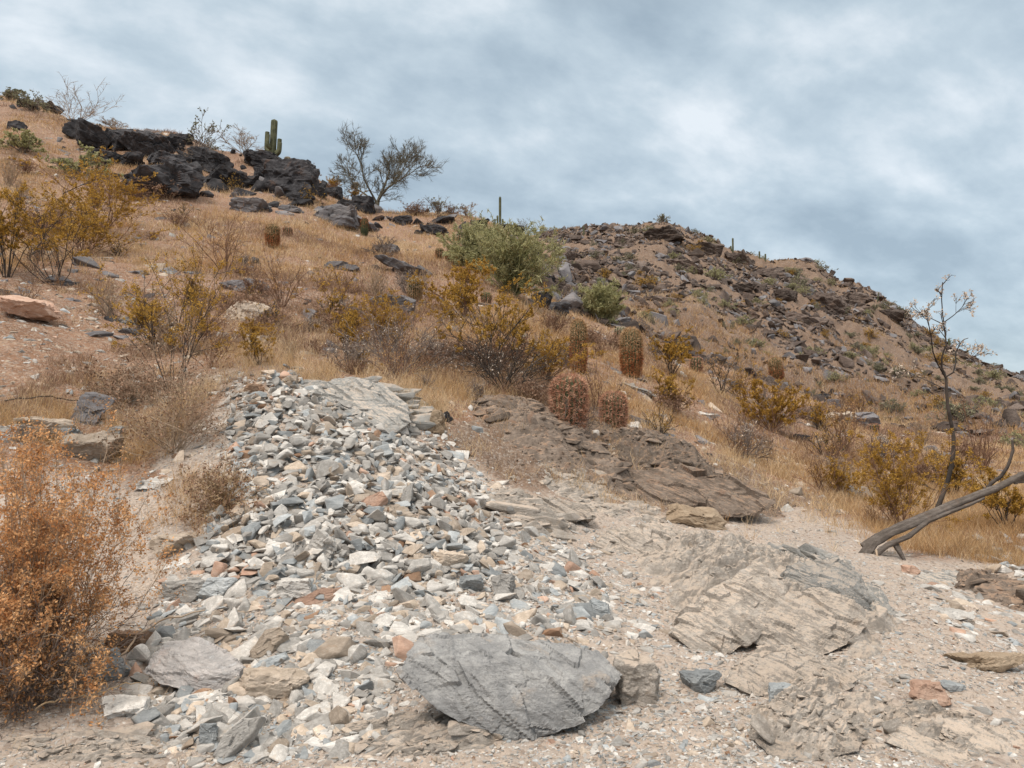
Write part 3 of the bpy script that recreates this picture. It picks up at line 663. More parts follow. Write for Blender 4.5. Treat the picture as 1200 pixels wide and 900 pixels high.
def facet_rock(name, Y0, outline, inner, thick, mat, label, seed, rough=1.0, sd=(.8, .3, 1.0)):
    """boulder modelled from its corner and ridge points (photo pixel, metres behind Y0), closed at the back"""
    def w(u, v, dy): t, s_ = pix2ray(u, v); y = Y0+dy; return Vector((t*y, y, ZC+s_*y))
    pts = outline+inner; P3 = [w(*q) for q in pts]; n = len(outline)
    r = delaunay_2d_cdt([Vector((q[0], -q[1])) for q in pts], [(i, (i+1) % n) for i in range(n)], [], 1, 1e-4)
    bm = bmesh.new(); vs = [bm.verts.new(P3[o[0]]) for o in r[3]]; idx = {o[0]: k for k, o in enumerate(r[3])}
    for f in r[2]: bm.faces.new([vs[i] for i in f])
    c = sum(P3[:n], Vector())/n; back = [bm.verts.new(c+(p-c)*.82+Vector((0, thick, -thick*.35))) for p in P3[:n]]
    for i in range(n):
        j = (i+1) % n; bm.faces.new([vs[idx[i]], vs[idx[j]], back[j], back[i]])
    bm.faces.new(back); bmesh.ops.triangulate(bm, faces=bm.faces); bmesh.ops.recalc_face_normals(bm, faces=bm.faces)
    for _ in range(2): bmesh.ops.subdivide_edges(bm, edges=bm.edges, cuts=3, use_grid_fill=True)
    bmesh.ops.subdivide_edges(bm, edges=[e for e in bm.edges if e.calc_length() > .012], cuts=1, use_grid_fill=True)
    bmesh.ops.triangulate(bm, faces=bm.faces); bm.normal_update(); bm.verts.index_update()
    V = np.array([v.co[:] for v in bm.verts]); Nn = np.array([v.normal[:] for v in bm.verts]); T = np.array([[v.index for v in f.verts] for f in bm.faces]); bm.free()
    base = np.array([c.x, c.y, c.z]); L = np.ptp(V[:, 0]); p = (V-base)/L; g = np.random.default_rng(seed)
    A = np.array(sd, float); A /= np.linalg.norm(A); B = unit_(np.cross(A, [0, 1, .2])); D_ = np.cross(A, B); q = np.stack([p@B, p@D_, p@A*3.2], -1)
    q = q+.05*np.stack([vnoise3(p[:, 0]*6, p[:, 1]*6, p[:, 2]*6, seed+k) for k in range(3)], -1)
    def fac(nc, amp):
        cc = g.uniform(-.6, .6, (nc, 3))*np.array([1, 1, 2.2]); o = g.normal(0, .4, nc); gr = g.normal(0, 1.8, (nc, 3)); d2 = (q**2).sum(1)[:, None]-2*q@cc.T+(cc**2).sum(1)[None]; k = np.argmin(d2, axis=1)
        return amp*(o[k]+((q-cc[k])*gr[k]).sum(1))
    f = fac(70, .016)+fac(500, .009)+fac(1500, .004)+.010*vnoise3(q[:, 0]*6, q[:, 1]*6, q[:, 2]*14, seed)+.006*vnoise3(q[:, 0]*20, q[:, 1]*20, q[:, 2]*50, seed+1)+.004*vnoise3(p[:, 0]*70, p[:, 1]*70, p[:, 2]*70, seed+2)
    V = V+Nn*(f*L*rough)[:, None]
    o = link(name, mesh_np(name, V-base, [T], [M[mat]], None, False)); o.location = c
    return tag(o, label, 'boulder' if name == 'boulder' else 'outcrop')
def unit_(a): return a/np.linalg.norm(a)
yb = P(602, 868).y
facet_rock('boulder', yb, [(466,786,.10),(480,764,.22),(497,747,.36),(560,743,.50),(640,752,.56),(700,766,.50),(727,791,.34),(712,812,.18),(700,832,.10),(650,862,.0),(602,872,-.02),(548,852,.0),(505,826,.04)], [(520,770,.22),(560,778,.15),(600,774,.20),(640,796,.12),(690,800,.16),(590,828,.02),(540,812,.05),(640,836,.02),(600,756,.42),(660,778,.34)], .34, 'hero', 'big grey boulder with pale flat top and darker broken front at the bottom centre', 31)
yb = P(240, 812).y
facet_rock('boulder', yb, [(170,786,.08),(179,765,.16),(200,751,.26),(232,747,.30),(258,761,.26),(284,781,.14),(277,800,.05),(262,815,.0),(240,817,-.02),(212,808,.0),(182,799,.03)], [(205,770,.10),(235,768,.12),(262,788,.04),(228,792,.02)], .24, 'heropale', 'wrinkled pinkish-grey slab boulder below the rubble at lower left', 47, 1.3, (.3, .1, 1))
for pix_, lb_, th_, ta_, mt_ in [([(345,714),(342,706),(372,694),(396,692),(399,704),(370,713)], 'long flat pinkish-orange slab low in the rubble', .05, .5, 'pink'),
   ([(415,600),(424,588),(444,579),(451,588),(440,600),(424,608)], 'salmon pink wedge lying on the rubble pile', .07, .7, 'pink'),
   ([(291,768),(304,744),(322,742),(332,750),(318,770),(297,778)], 'pale squared block resting on a green-grey slab', .10, .8, 'tan'),
   ([(284,796),(298,779),(325,768),(332,774),(318,786),(292,798)], 'green-grey long slab under the pale squared block', .05, .6, 'blue'),
   ([(248,888),(256,866),(278,848),(300,846),(290,868),(262,895)], 'leaning grey slab at the bottom edge below the wrinkled boulder', .07, .9, 'grey')]:
    slab_rock('rock', pix_, th_, ta_, mt_, lb_, len(lb_), 'rock', amp=.04, grain=.008)
hero('rock', 118, 780, 48, 44, 'blue', 'blue-grey angular rock in front of the orange bush', dep=.8, rot=.4, seed=77)
hero('rock', 150, 753, 58, 30, 'rust', 'red-brown flat-topped rock beside the orange bush', dep=.6, rot=-.1, seed=78)
hero('rock', 55, 790, 48, 34, 'grey', 'dull grey rock half under the orange bush', dep=.8, seed=79)
hero('rock', 142, 830, 66, 26, 'grey', 'low pale grey slab near the bottom left corner', dep=.6, hgt=.07, tilt=(.3, 0), seed=80)
hero('rock', 243, 862, 26, 34, 'blue', 'small upright grey block left of the leaning grey slab', dep=.7, seed=82)
hero('rock', 462, 601, 52, 20, 'tan', 'tan brown-edged slab right behind the salmon wedge', dep=.6, hgt=.09, rot=-.15, tilt=(.15, .1), seed=85)
hero('rock', 455, 570, 62, 24, 'grey', 'pale grey flat slab above the salmon wedge', dep=.6, hgt=.09, rot=-.1, tilt=(.2, .1), seed=86)
hero('rock', 376, 640, 30, 46, 'grey', 'upright grey-brown slab standing in the middle of the rubble', dep=.4, tilt=(.2, .5), hgt=.27, seed=87)
hero('rock', 322, 803, 70, 46, 'tan', 'rounded tan-grey rock right of the wrinkled boulder', dep=.7, seed=90)
hero('rock', 210, 692, 56, 28, 'grey', 'tan-topped flat stone at the left foot of the rubble', dep=.7, seed=91)
hero('rock', 552, 684, 34, 24, 'blue', 'bright bluish-white rounded stone right of centre', dep=.8, seed=92)
hero('rock', 589, 685, 32, 30, 'grey', 'squared grey stone right of the bluish-white stone', dep=.9, seed=93)
hero('rock', 522, 658, 42, 30, 'tan', 'tan lumpy stone above the bluish-white stone', dep=.8, seed=94)
hero('rock', 345, 688, 44, 24, 'grey', 'grey-topped stone with brown underside above the pinkish slab', dep=.8, seed=95)
hero('rock', 195, 638, 58, 30, 'tan', 'pinkish-tan stone at the left edge of the rubble', dep=.7, seed=96)
hero('rock', 250, 690, 44, 34, 'blue', 'pale blue-grey block left of the pinkish slab', dep=.7, seed=97)
hero('rock', 748, 800, 54, 74, 'bed', 'rounded brown rock lump right beside the big boulder', dep=.9, seed=98)
hero('rock', 704, 715, 30, 24, 'blue', 'grey stone standing in gravel above the big boulder', dep=.9, seed=99)
hero('rock', 1092, 812, 44, 28, 'pink', 'pale tan block on the open trail at right', dep=.8, seed=100)
hero('rock', 1120, 803, 30, 18, 'blue', 'light grey flat stone touching the pale tan block', dep=.7, hgt=.045, seed=101)
hero('rock', 822, 800, 40, 30, 'blue', 'blue-grey rock at the right edge of the gravel', dep=.8, seed=102)
hero('rock', 918, 815, 34, 26, 'blue', 'dark grey rock embedded in the bedrock hump base', dep=.8, seed=103)
hero('rock', 838, 655, 74, 34, 'blue', 'cracked blue-grey rock in the trail above the bedrock hump', dep=.6, seed=104, sink=.4)
hero('rock', 1068, 668, 22, 12, 'pink', 'small peach coloured stone just under the fallen trunk', dep=.8, seed=105)
hero('rock', 1115, 718, 46, 16, 'grey', 'flat pale paving-like slab right of the bedrock hump', dep=.8, hgt=.05, seed=106)
hero('rock', 1160, 778, 84, 22, 'wood', 'layered tan wood-like rock at the right edge', dep=.5, strata=.08, sdir=(0, .1, 1), sfreq=7, seed=107)
hero('rock', 820, 610, 78, 26, 'wood', 'long grained tan wood-like rock on the trail below the bank', dep=.45, strata=.07, sdir=(.1, .6, 1), sfreq=9, seed=108, tilt=(.2, .22))
# left and middle
hero('rock', 24, 365, 74, 30, 'pink', 'large pinkish flat slab with dark underside at the left edge', 'rock', .7, .30, R(-5), (R(6), R(14)), 110, 5, .0, planes=7)
hero('rock', 104, 478, 38, 56, 'slab', 'tall mauve slab leaning on the left slope', dep=.35, tilt=(-.35, .35), seed=111)
hero('rock', 105, 525, 56, 44, 'tan', 'pale cream angular rock above the orange bush', dep=.8, seed=112)
hero('rock', 78, 513, 30, 30, 'blue', 'dark blue-grey round rock left of the pale cream rock', dep=.8, seed=113)
hero('rock', 40, 500, 76, 28, 'tan', 'broad low tan ledge behind the dark blue-grey rock', dep=.6, seed=114)
hero('rock', 8, 508, 40, 26, 'grey', 'pale grey rock cut by the left edge of the picture', dep=.7, seed=115)
hero('rock', 133, 508, 22, 26, 'blue', 'small blue-grey rock right of the pale cream rock', dep=.8, seed=116)
hero('rock', 178, 567, 44, 14, 'grey', 'isolated flat pale stone on bare soil left of the pile', dep=.7, hgt=.08, seed=117)
hero('rock', 296, 455, 20, 16, 'rust', 'small rusty block at the very tip of the rubble pile', dep=.8, seed=118)
hero('rock', 155, 375, 28, 16, 'grey', 'grey stone on pale soil right of the pinkish slab', dep=.8, seed=119)
hero('rock', 283, 334, 44, 20, 'slab', 'blue-grey rock on the slope above the pale smooth rock', dep=.8, seed=120)
hero('rock', 283, 362, 52, 40, 'tan', 'pale smooth rock face on the slope left of the thicket', dep=.7, seed=121, sink=.35)
hero('rock', 300, 398, 24, 16, 'tan', 'small tan boulder in straw grass above the pile', dep=.8, seed=122)
hero('rock', 462, 356, 62, 22, 'slab', 'broad grey slab behind the dead-twig bush', dep=.6, seed=123)
hero('rock', 464, 316, 54, 14, 'slab', 'thin tilted grey slab on the upper slope', 'rock', .5, .28, R(0), (R(8), R(17)), 124, 5, .0, planes=7)
hero('rock', 396, 312, 50, 12, 'slab', 'long low grey ledge left of the thin tilted slab', dep=.5, seed=125)
hero('rock', 455, 292, 26, 16, 'slab', 'small bluish rock under the dry grey shrub', dep=.8, seed=126)
hero('rock', 388, 250, 62, 34, 'slab', 'large mauve-grey rounded slab below the bare tree', 'boulder', .7, seed=127)
hero('rock', 425, 262, 50, 22, 'slab', 'flat grey slab leaning against the mauve-grey slab', dep=.7, tilt=(.1, .5), hgt=.35, seed=128)
hero('rock', 290, 240, 46, 22, 'slab', 'dull grey slab in grass below the black boulders', dep=.7, seed=129)
hero('rock', 338, 244, 30, 10, 'slab', 'narrow grey slab in grass under the large black outcrop', dep=.7, seed=130)
hero('rock', 632, 350, 30, 24, 'black', 'dark rock at the left end of the far hill gully', dep=.8, seed=131)
hero('rock', 724, 378, 30, 18, 'slab', 'blue-grey pointed rock behind the barrel cacti', dep=.8, seed=132)
hero('rock', 752, 457, 44, 14, 'grey', 'pale flat ledge beside the round pink cactus', dep=.6, hgt=.12, tilt=(0, .3), seed=133)
hero('rock', 962, 484, 32, 18, 'rust', 'rusty pointed rock in the right hand hollow', dep=.6, tilt=(0, -.5), seed=134)
hero('rock', 985, 490, 36, 20, 'tan', 'pale rock right of the rusty pointed rock', dep=.6, seed=135)
hero('rock', 1012, 492, 34, 26, 'slab', 'dark grey rock below the reddish cactus at right', dep=.8, seed=136)
hero('rock', 965, 466, 22, 14, 'black', 'small dark rock above the rusty pointed rock', dep=.8, seed=137)
for i, (u_, v_, w_, h_, lb) in enumerate([(512, 496, 22, 38, 'tan weathered upright rock stump at the top right of the pile')]):
    hero('rock_stump', u_, v_, w_, h_, 'wood', lb, 'rock', .8, None, 0, (0, .06), 140, 5, .1, strata=.05, sdir=(1, .2, 0), sfreq=6)
hero('rock', 523, 489, 14, 16, 'black', 'small black triangular stone leaning on the rock stump', dep=.5, tilt=(.2, -.5), seed=141)
CR = [(778,274,58,20,'craggy dark summit rocks of the far hill'),(830,290,44,18,'dark crag on the crest left of the armed saguaro'),(735,283,40,14,'low dark crag left of the summit rocks'),(868,304,40,16,'dark crag right of the armed far saguaro'),
 (905,318,46,18,'dark crag on the crest above the rockfall'),(965,352,64,26,'large dark rockfall crag on the far face'),(950,376,52,20,'lower part of the dark rockfall on the far face'),(1000,350,46,16,'dark ledge on the crest right of the rockfall'),
 (1045,368,40,16,'dark crag ending the steep part of the far crest'),(925,345,30,14,'small dark crag left of the rockfall'),(660,300,30,22,'dark crag at the left end of the far crest'),(655,335,26,30,'tall dark crag edging the gully'),
 (780,352,46,14,'dark ledge in the middle of the far face'),(800,310,40,16,'dark crag below the summit rocks'),(735,340,34,14,'dark ledge above the gully'),(870,335,34,12,'small dark ledge on the upper far face'),(1105,462,40,12,'dark stony band low on the right of the far hill')]
for i, (u_, v_, w_, h_, lb) in enumerate(CR):
    hero('rock_crag', u_, v_, w_, h_, 'far', lb, 'rock', .8, h_*1.15*P(u_, v_+h_*.3).y/F, R((i*53) % 60-30), (R(6), R((i*31) % 24-10)), 700+i, 5, .35, rough=.10, strata=.12, sdir=(.4, .3, 1), sfreq=9, planes=8)
# black boulders along the ridge
BL = [(180,212,84,52,'largest black boulder, standing alone right of the yellow bushes'),(190,186,38,26,'black boulder touching the top of the largest one'),
 (168,170,52,38,'black slab boulder sloping down above the largest one'),(135,165,40,30,'tall black slab in the ridge row under the bare shrub'),
 (108,163,44,34,'leaning black slab at the left of the ridge row'),(88,152,26,28,'leftmost pointed black slab of the ridge row'),
 (120,186,40,22,'low grey-black rock under the ridge row'),(150,188,34,18,'broken black rock between ridge row and largest boulder'),
 (198,168,28,22,'brown-black rock at the right end of the ridge row'),(14,146,20,14,'lone small black rock at the far left'),
 (209,162,30,16,'dark rounded rock on the skyline between two bare shrubs'),(244,188,46,34,'brown-topped black boulder left of the saguaro outcrop'),
 (264,207,48,32,'jagged black boulder in front of the brown-topped one'),(305,186,44,26,'brown-grey boulder right under the saguaro'),
 (335,207,66,58,'large square black outcrop right below the saguaro'),(312,205,34,32,'black block at the left foot of the square outcrop'),
 (359,208,24,38,'black block with vertical sides at the right of the outcrop'),(350,232,26,16,'small black block at the base of the outcrop'),
 (372,222,18,22,'rough brown-black rock stepping down from the outcrop'),(390,224,18,18,'greenish-brown rock on the skyline step'),
 (292,212,24,16,'grey tilted slab left of the square outcrop'),(424,238,26,26,'dark knobbly rock at the foot of the bare tree'),
 (404,240,22,16,'grey-brown rock left of the bare tree base'),(60,127,22,10,'dark low rock on the far left crest'),(30,122,26,10,'leftmost dark rock on the top crest'),
 (470,258,24,14,'dark rock right of the bare tree'),(505,268,30,16,'dark rock on the crest left of the green shrub'),(520,258,26,10,'low rock on the skyline beside the small bare bush'),
 (600,268,26,14,'dark rock below the thin tall saguaro'),(560,262,24,10,'grey rock on the skyline left of the thin saguaro'),(625,292,22,22,'black rock at the near hill shoulder'),
 (640,330,22,20,'black rock halfway down the gully edge'),(655,362,26,20,'lowest black rock of the gully edge')]
for i, (u_, v_, w_, h_, lb) in enumerate(BL):
    hero('black_boulder', u_, v_, w_*1.12, h_*1.2, 'black', lb, 'boulder', .75, h_*1.0*P(u_, v_+h_*.3).y/F, R((i*37) % 50-25), (R(8), R(22 if i in (2, 3, 4, 5) else (i*29) % 20-8)), 300+i, 5 if w_ > 30 else 4, .12, group='black boulders along the ridge', rough=.08, strata=.10, sdir=(.4, .3, 1), sfreq=6, planes=8)

# ------------------------------------------------------------------ bedrock humps, as patches that rise out of the ground
def outcrop(u, v, ru, rv, amp, label, seed, rotz=0.5, mat='bed', res=300, nb=120, size=.2, tilt=.5, worn=1.0):
    c = P(u, v); a = P(u, v-rv); b_ = P(u, v+rv)
    rx = ru*c.y/F*1.15; ry = max((a.y-b_.y)/2*1.15, .15); cy = (a.y+b_.y)/2
    g = np.random.default_rng(seed)
    def zf(Xr, Yr, skirt=True):
        rad = np.hypot((Xr-c.x)/rx, (Yr-cy)/ry)+.22*fbm2(Xr*3/rx, Yr*3/rx, 3, seed); m = sstep(.98, .35, rad)
        ca, sa = math.cos(rotz), math.sin(rotz); p = Xr*ca+Yr*sa; q = -Xr*sa+Yr*ca
        z = H(Xr, Yr)+amp*m*(.8+.45*fbm2(p*1.5, q*3.5, 4, seed+3, .6))-m*worn*.085*fbm2(p*1.1+.3*fbm2(p*2, q*2, 2, seed), q*3.6+.4*fbm2(p*2, q*2, 2, seed+1), 5, seed+9, .55, True)+m*(.022*facets(p*2.6+.2*fbm2(p*3, q*3, 2, seed), q*6, seed+12, .8)+.008*facets(p*9, q*22, seed+13, .9)+.012*fbm2(p*5, q*22, 4, seed+19, .6)+.008*fbm2(Xr*25, Yr*25, 3, seed+4))-.04*(1-m)
        return (z-.25*sstep(.97, 1.08, rad) if skirt else z), rad, m
    gl = np.linspace(-1, 1, res); GX, GY = np.meshgrid(gl, gl); Xr, Yr = (c.x+GX*rx).ravel(), (cy+GY*ry).ravel()
    z, rad, m = zf(Xr, Yr); V = np.stack([Xr, Yr, z], -1); i = np.arange(res-1)[:, None]*res; j = np.arange(res-1)[None]
    Q = np.stack([i+j, i+j+1, i+res+j+1, i+res+j], -1).reshape(-1, 4); Q = Q[rad[Q].min(axis=1) < 1.1]
    T0 = np.vstack([Q[:, [0, 1, 2]], Q[:, [0, 2, 3]]])
    # tilted layers that break the surface, all leaning the same way
    t = g.uniform(0, 6.28, nb*3); r = np.sqrt(g.random(nb*3))*.95; X = c.x+rx*r*np.cos(t); Y = cy+ry*r*np.sin(t)
    k = (fbm2(X*2.2, Y*2.2, 3, seed+21) > -.12); X, Y = X[k][:nb], Y[k][:nb]; n = len(X); S = np.clip(size*np.exp(g.normal(0, .5, n)), .05, size*2.6)
    zb, rb, mb = zf(X, Y, False); S = S*(.4+.6*mb)
    D_ = dict(X=X, Y=Y, Z=zb-S*.09, R=rotmats(rotz+g.normal(0, .16, n), tilt+g.normal(0, .12, n), rotz+g.normal(0, .14, n)), sc=np.stack([S*1.7, S*g.uniform(.6, 1, n), S*g.uniform(.45, .9, n)], -1), m=np.full(n, mat), pr=g.integers(0, 999, n))
    n2 = max(nb*4, 350); t = g.uniform(0, 6.28, n2); r = np.sqrt(g.random(n2))*.97; X2 = c.x+rx*r*np.cos(t); Y2 = cy+ry*r*np.sin(t); S2 = np.clip(.026*np.exp(g.normal(0, .5, n2)), .01, .08)
    z2 = zf(X2, Y2, False)[0]; E_ = dict(X=X2, Y=Y2, Z=z2+S2*.08, R=rotmats(g.uniform(0, 6.28, n2), np.abs(g.normal(0, .35, n2)), g.uniform(0, 6.28, n2)), sc=np.stack([S2, S2*g.uniform(.7, 1, n2), S2*g.uniform(.6, 1, n2)], -1), m=np.full(n2, mat), pr=g.integers(0, 999, n2))
    D_ = {k_: np.concatenate([D_[k_], E_[k_]]) for k_ in D_}; n += n2
    me2 = merged('x', D_, np.arange(n), PROTO, [mat]); nv = len(me2.vertices); V2 = np.empty(nv*3, np.float32); me2.vertices.foreach_get('co', V2); T2 = np.empty(len(me2.loops), np.int32); me2.loops.foreach_get('vertex_index', T2)
    T2 = T2.reshape(-1, 3)+len(V); bpy.data.meshes.remove(me2)
    me = mesh_np('bedrock_outcrop', np.vstack([V, V2.reshape(-1, 3)]), [np.vstack([T0, T2])], [M[mat]])
    me.polygons.foreach_set('use_smooth', np.concatenate([np.ones(len(T0), bool), np.zeros(len(T2), bool)])[:len(me.polygons)])
    return tag(link('bedrock_outcrop', me), label, 'outcrop')
outcrop(900, 705, 145, 64, .24, 'large ridged tan bedrock hump in the middle of the trail', 1, .9, res=520, nb=110, size=.12, worn=1.3)
outcrop(975, 688, 48, 34, .24, 'blue-grey broken bedrock crest on top of the trail hump', 2, 1.7, mat='bedblue', nb=80, size=.17, tilt=.9)
outcrop(950, 800, 120, 50, .06, 'low rippled tan bedrock below the trail hump', 3, .7, nb=50, size=.085, res=380)
outcrop(950, 860, 90, 36, .10, 'rounded grooved bedrock bulge at bottom right', 4, .8, nb=40, size=.075, res=380)
outcrop(1120, 860, 110, 40, .07, 'pale low bedrock shelf in the bottom right corner', 5, .5, nb=60, size=.075, res=380)
outcrop(500, 868, 130, 40, .06, 'brown layered bedrock ledge under the big boulder', 6, .4, nb=120, size=.07, res=380)
outcrop(420, 472, 95, 30, .10, 'pale bedrock shoulder at the top of the rubble', 7, -.3, mat='bedblue', nb=130, size=.2, tilt=.35)
outcrop(700, 582, 90, 26, .07, 'dusty grey bedrock at the trail edge below the bank', 8, .5, nb=110, size=.17)
outcrop(620, 605, 60, 26, .12, 'brown bedrock step beside the right side of the rubble', 9, .4, nb=60, size=.18)
outcrop(810, 562, 140, 32, .20, 'dark slaty rock face in the brown bank', 10, .9, mat='bankrock', nb=420, size=.13, tilt=.7)
outcrop(650, 525, 110, 36, .20, 'crumbling brown rock face in the bank under the pink cacti', 11, .6, mat='bankrock', nb=330, size=.14, tilt=.5)
outcrop(80, 878, 120, 30, .05, 'brown bedrock at the bottom left corner', 12, .2, nb=160, size=.07)
outcrop(1180, 700, 50, 26, .16, 'dark earthy bank at the right edge of the trail', 13, .2, mat='bankrock', nb=120, size=.14)
outcrop(770, 640, 90, 26, .06, 'low grey bedrock ribs in the trail left of the hump', 14, .8, nb=120, size=.15)

for k_, (vb_, thick_, out_, inn_, mat_, lb_) in enumerate([
  ((850,768), .5, [(786,742,.15),(800,720,.3),(832,694,.5),(868,670,.7),(905,664,.8),(922,690,.6),(905,722,.35),(880,752,.1),(850,768,0),(812,764,.03)], [(840,722,.2),(872,700,.4),(822,745,.1),(862,740,.12),(890,690,.55)], 'bed', 'ribbed tan left flank of the bedrock hump in the trail'),
  ((955,770), .5, [(880,752,.1),(900,716,.35),(925,694,.55),(960,690,.6),(1000,704,.5),(1018,728,.35),(1000,752,.1),(955,772,0),(915,770,.02)], [(925,735,.2),(960,722,.32),(985,735,.22),(945,752,.08)], 'bed', 'broad sloping tan middle of the bedrock hump'),
  ((985,735), .45, [(915,696,.25),(922,668,.5),(948,656,.62),(985,655,.62),(1010,672,.5),(1019,706,.2),(1010,730,.02),(980,736,0),(945,722,.08)], [(950,680,.35),(980,690,.12),(1000,688,.2),(965,705,.12),(935,690,.3)], 'bedblue', 'blue-grey block faced crest at the right top of the hump'),
  ((935,818), .35, [(850,800,.12),(872,776,.3),(920,766,.4),(975,776,.36),(1005,796,.2),(985,815,.05),(935,820,0),(885,815,.02)], [(900,795,.14),(945,790,.2),(965,803,.1)], 'bed', 'low tan ledge at the front foot of the bedrock hump'),
  ((950,892), .3, [(885,868,.10),(905,850,.22),(945,838,.3),(990,843,.3),(1015,860,.2),(1005,880,.05),(950,892,0),(905,888,.02)], [(930,862,.14),(965,860,.16),(985,872,.08)], 'bed', 'rounded grooved tan rock bulge near the bottom right edge'),
  ((1110,895), .3, [(1040,870,.10),(1065,850,.24),(1120,840,.32),(1180,850,.3),(1215,872,.16),(1190,892,.03),(1110,897,0)], [(1090,868,.14),(1140,862,.18),(1160,878,.08)], 'bed', 'pale flat rock shelf in the bottom right corner'),
  ((420,505), .7, [(335,478,.3),(352,458,.7),(395,442,1.0),(445,450,1.0),(475,474,.7),(482,495,.3),(462,507,.05),(420,505,0),(370,495,.1)], [(395,465,.6),(440,470,.6),(465,488,.25),(380,482,.3),(425,488,.25)], 'bedblue', 'pale grey fractured bedrock above the top of the rubble'),
  ((530,893), .3, [(440,880,.06),(470,858,.2),(520,850,.26),(565,868,.18),(575,886,.05),(530,895,0),(475,893,.01)], [(490,872,.12),(530,868,.15)], 'bed', 'brown layered rock right under the big boulder at the bottom'),
  ((745,650), .3, [(690,640,.06),(712,622,.3),(760,612,.5),(800,622,.45),(812,640,.2),(780,650,.03),(730,650,0)], [(740,632,.2),(775,634,.2)], 'bed', 'flat dusty tan rock rib in the trail below the long grained rock'),
  ((655,612), .3, [(590,606,.06),(612,588,.3),(650,582,.42),(690,592,.3),(700,606,.1),(660,613,0)], [(630,598,.2),(665,600,.2)], 'bed', 'low dusty rock rib between rubble and trail'),
  ((1125,690), .3, [(1060,684,.08),(1080,672,.3),(1120,668,.4),(1150,676,.25),(1140,689,.04),(1100,691,0)], [(1105,680,.2)], 'bedblue', 'thin grey rock rib on the ground right of the fallen trunk base'),
  ((840,608), .4, [(700,575,.3),(740,552,.6),(800,548,.7),(860,560,.6),(910,585,.3),(890,603,.05),(830,608,0),(760,597,.08)], [(760,572,.35),(810,570,.4),(850,580,.25),(800,590,.12)], 'bankrock', 'dark slaty rock shelf at the right end of the brown bank')]):
    facet_rock('bedrock_outcrop', P(*vb_).y, out_, inn_, thick_, mat_, lb_, 90+k_, 1.25, (.75, .25, 1.0))
# ------------------------------------------------------------------ plants
def unit(a): return a/np.maximum(np.linalg.norm(a, axis=-1, keepdims=True), 1e-9)
def run(g, start, d0, L, K, jit, up):
    B = len(start); pts = np.zeros((B, K, 3)); pts[:, 0] = start; d = unit(d0)
    for k in range(1, K):
        d = unit(d+g.normal(0, jit, (B, 3))+np.array([0, 0, up]))
        pts[:, k] = pts[:, k-1]+d*(L/(K-1))[:, None]
    return pts
def grow(seed, n=12, L=1.0, spread=.7, jit=.18, up=.05, subs=(6, 5), sub_len=(.45, .5), sub_ang=(.6, .7), r0=.014, rdec=.5, K=7, base=.06, tmin=.25):
    g = np.random.default_rng(seed); az = g.uniform(0, 6.283, n); el = np.abs(g.normal(0, spread, n)); el = np.minimum(el, 1.5)
    d = np.stack([np.cos(az)*np.sin(el), np.sin(az)*np.sin(el), np.cos(el)], -1)
    st = np.stack([np.cos(az)*base*g.random(n), np.sin(az)*base*g.random(n), np.full(n, -.02)], -1)
    Ls = L*g.uniform(.6, 1.0, n); P0 = run(g, st, d, Ls, K, jit, up); rr = r0*g.uniform(.6, 1, n)
    lev = [(P0, rr)]; cur, cl, cr_ = P0, Ls, rr
    for s, sl, sa in zip(subs, sub_len, sub_ang):
        B = len(cur); par = np.repeat(np.arange(B), s); t = g.uniform(tmin, .98, B*s)*(cur.shape[1]-1); k = np.minimum(t.astype(int), cur.shape[1]-2); f = (t-k)[:, None]
        s0 = cur[par, k]*(1-f)+cur[par, k+1]*f; tg = unit(cur[par, k+1]-cur[par, k]); rp = unit(np.cross(tg, g.normal(size=(B*s, 3))))
        a = sa*g.uniform(.6, 1.3, B*s)[:, None]; dd = tg*np.cos(a)+rp*np.sin(a)
        nl = cl[par]*sl*g.uniform(.5, 1.1, B*s)*(1.15-.5*t/(cur.shape[1]-1)); nr = cr_[par]*rdec*(1.1-.5*t/(cur.shape[1]-1))
        cur = run(g, s0, dd, nl, 5, jit*1.3, up*1.2); cl, cr_ = nl, nr; lev.append((cur, nr))
    return g, lev
def tubes(levs, sides=4, tip=.35):
    Vs = []; Fs = []; off = 0
    for pts, r in levs:
        B, K, _ = pts.shape; tg = np.gradient(pts, axis=1); tg = unit(tg); ref = np.array([.31, .95, .1]); a = unit(np.cross(tg, ref)); b = np.cross(tg, a)
        rad = r[:, None]*np.linspace(1, tip, K)[None]; th = np.arange(sides)*2*math.pi/sides
        ring = pts[:, :, None]+rad[..., None, None]*(a[:, :, None]*np.cos(th)[:, None]+b[:, :, None]*np.sin(th)[:, None])
        Vs.append(ring.reshape(-1, 3)); idx = (np.arange(B*K)*sides).reshape(B, K)[:, :-1, None]; s = np.arange(sides)[None, None]; s2 = (s+1) % sides
        Fs.append((np.stack([idx+s, idx+s2, idx+sides+s2, idx+sides+s], -1)+off).reshape(-1, 4)); off += B*K*sides
    return np.vstack(Vs), np.vstack(Fs)
def leaves(g, pts, n, size, asp=.45, spread=.02, t0=.3):
    B, K, _ = pts.shape; i = g.integers(0, B, n); t = g.uniform(t0, 1, n)*(K-1); k = np.minimum(t.astype(int), K-2); f = (t-k)[:, None]
    c = pts[i, k]*(1-f)+pts[i, k+1]*f+g.normal(0, spread, (n, 3)); d = unit(g.normal(size=(n, 3))+np.array([0, 0, .4])); p = unit(np.cross(d, g.normal(size=(n, 3))))
    s = (size*g.uniform(.6, 1.4, n))[:, None]; q = p*s*asp; V = np.stack([c-d*s*.5, c+q*.5, c+d*s*.5, c-q*.5], 1).reshape(-1, 3)
    return V, np.arange(n*4).reshape(n, 4)
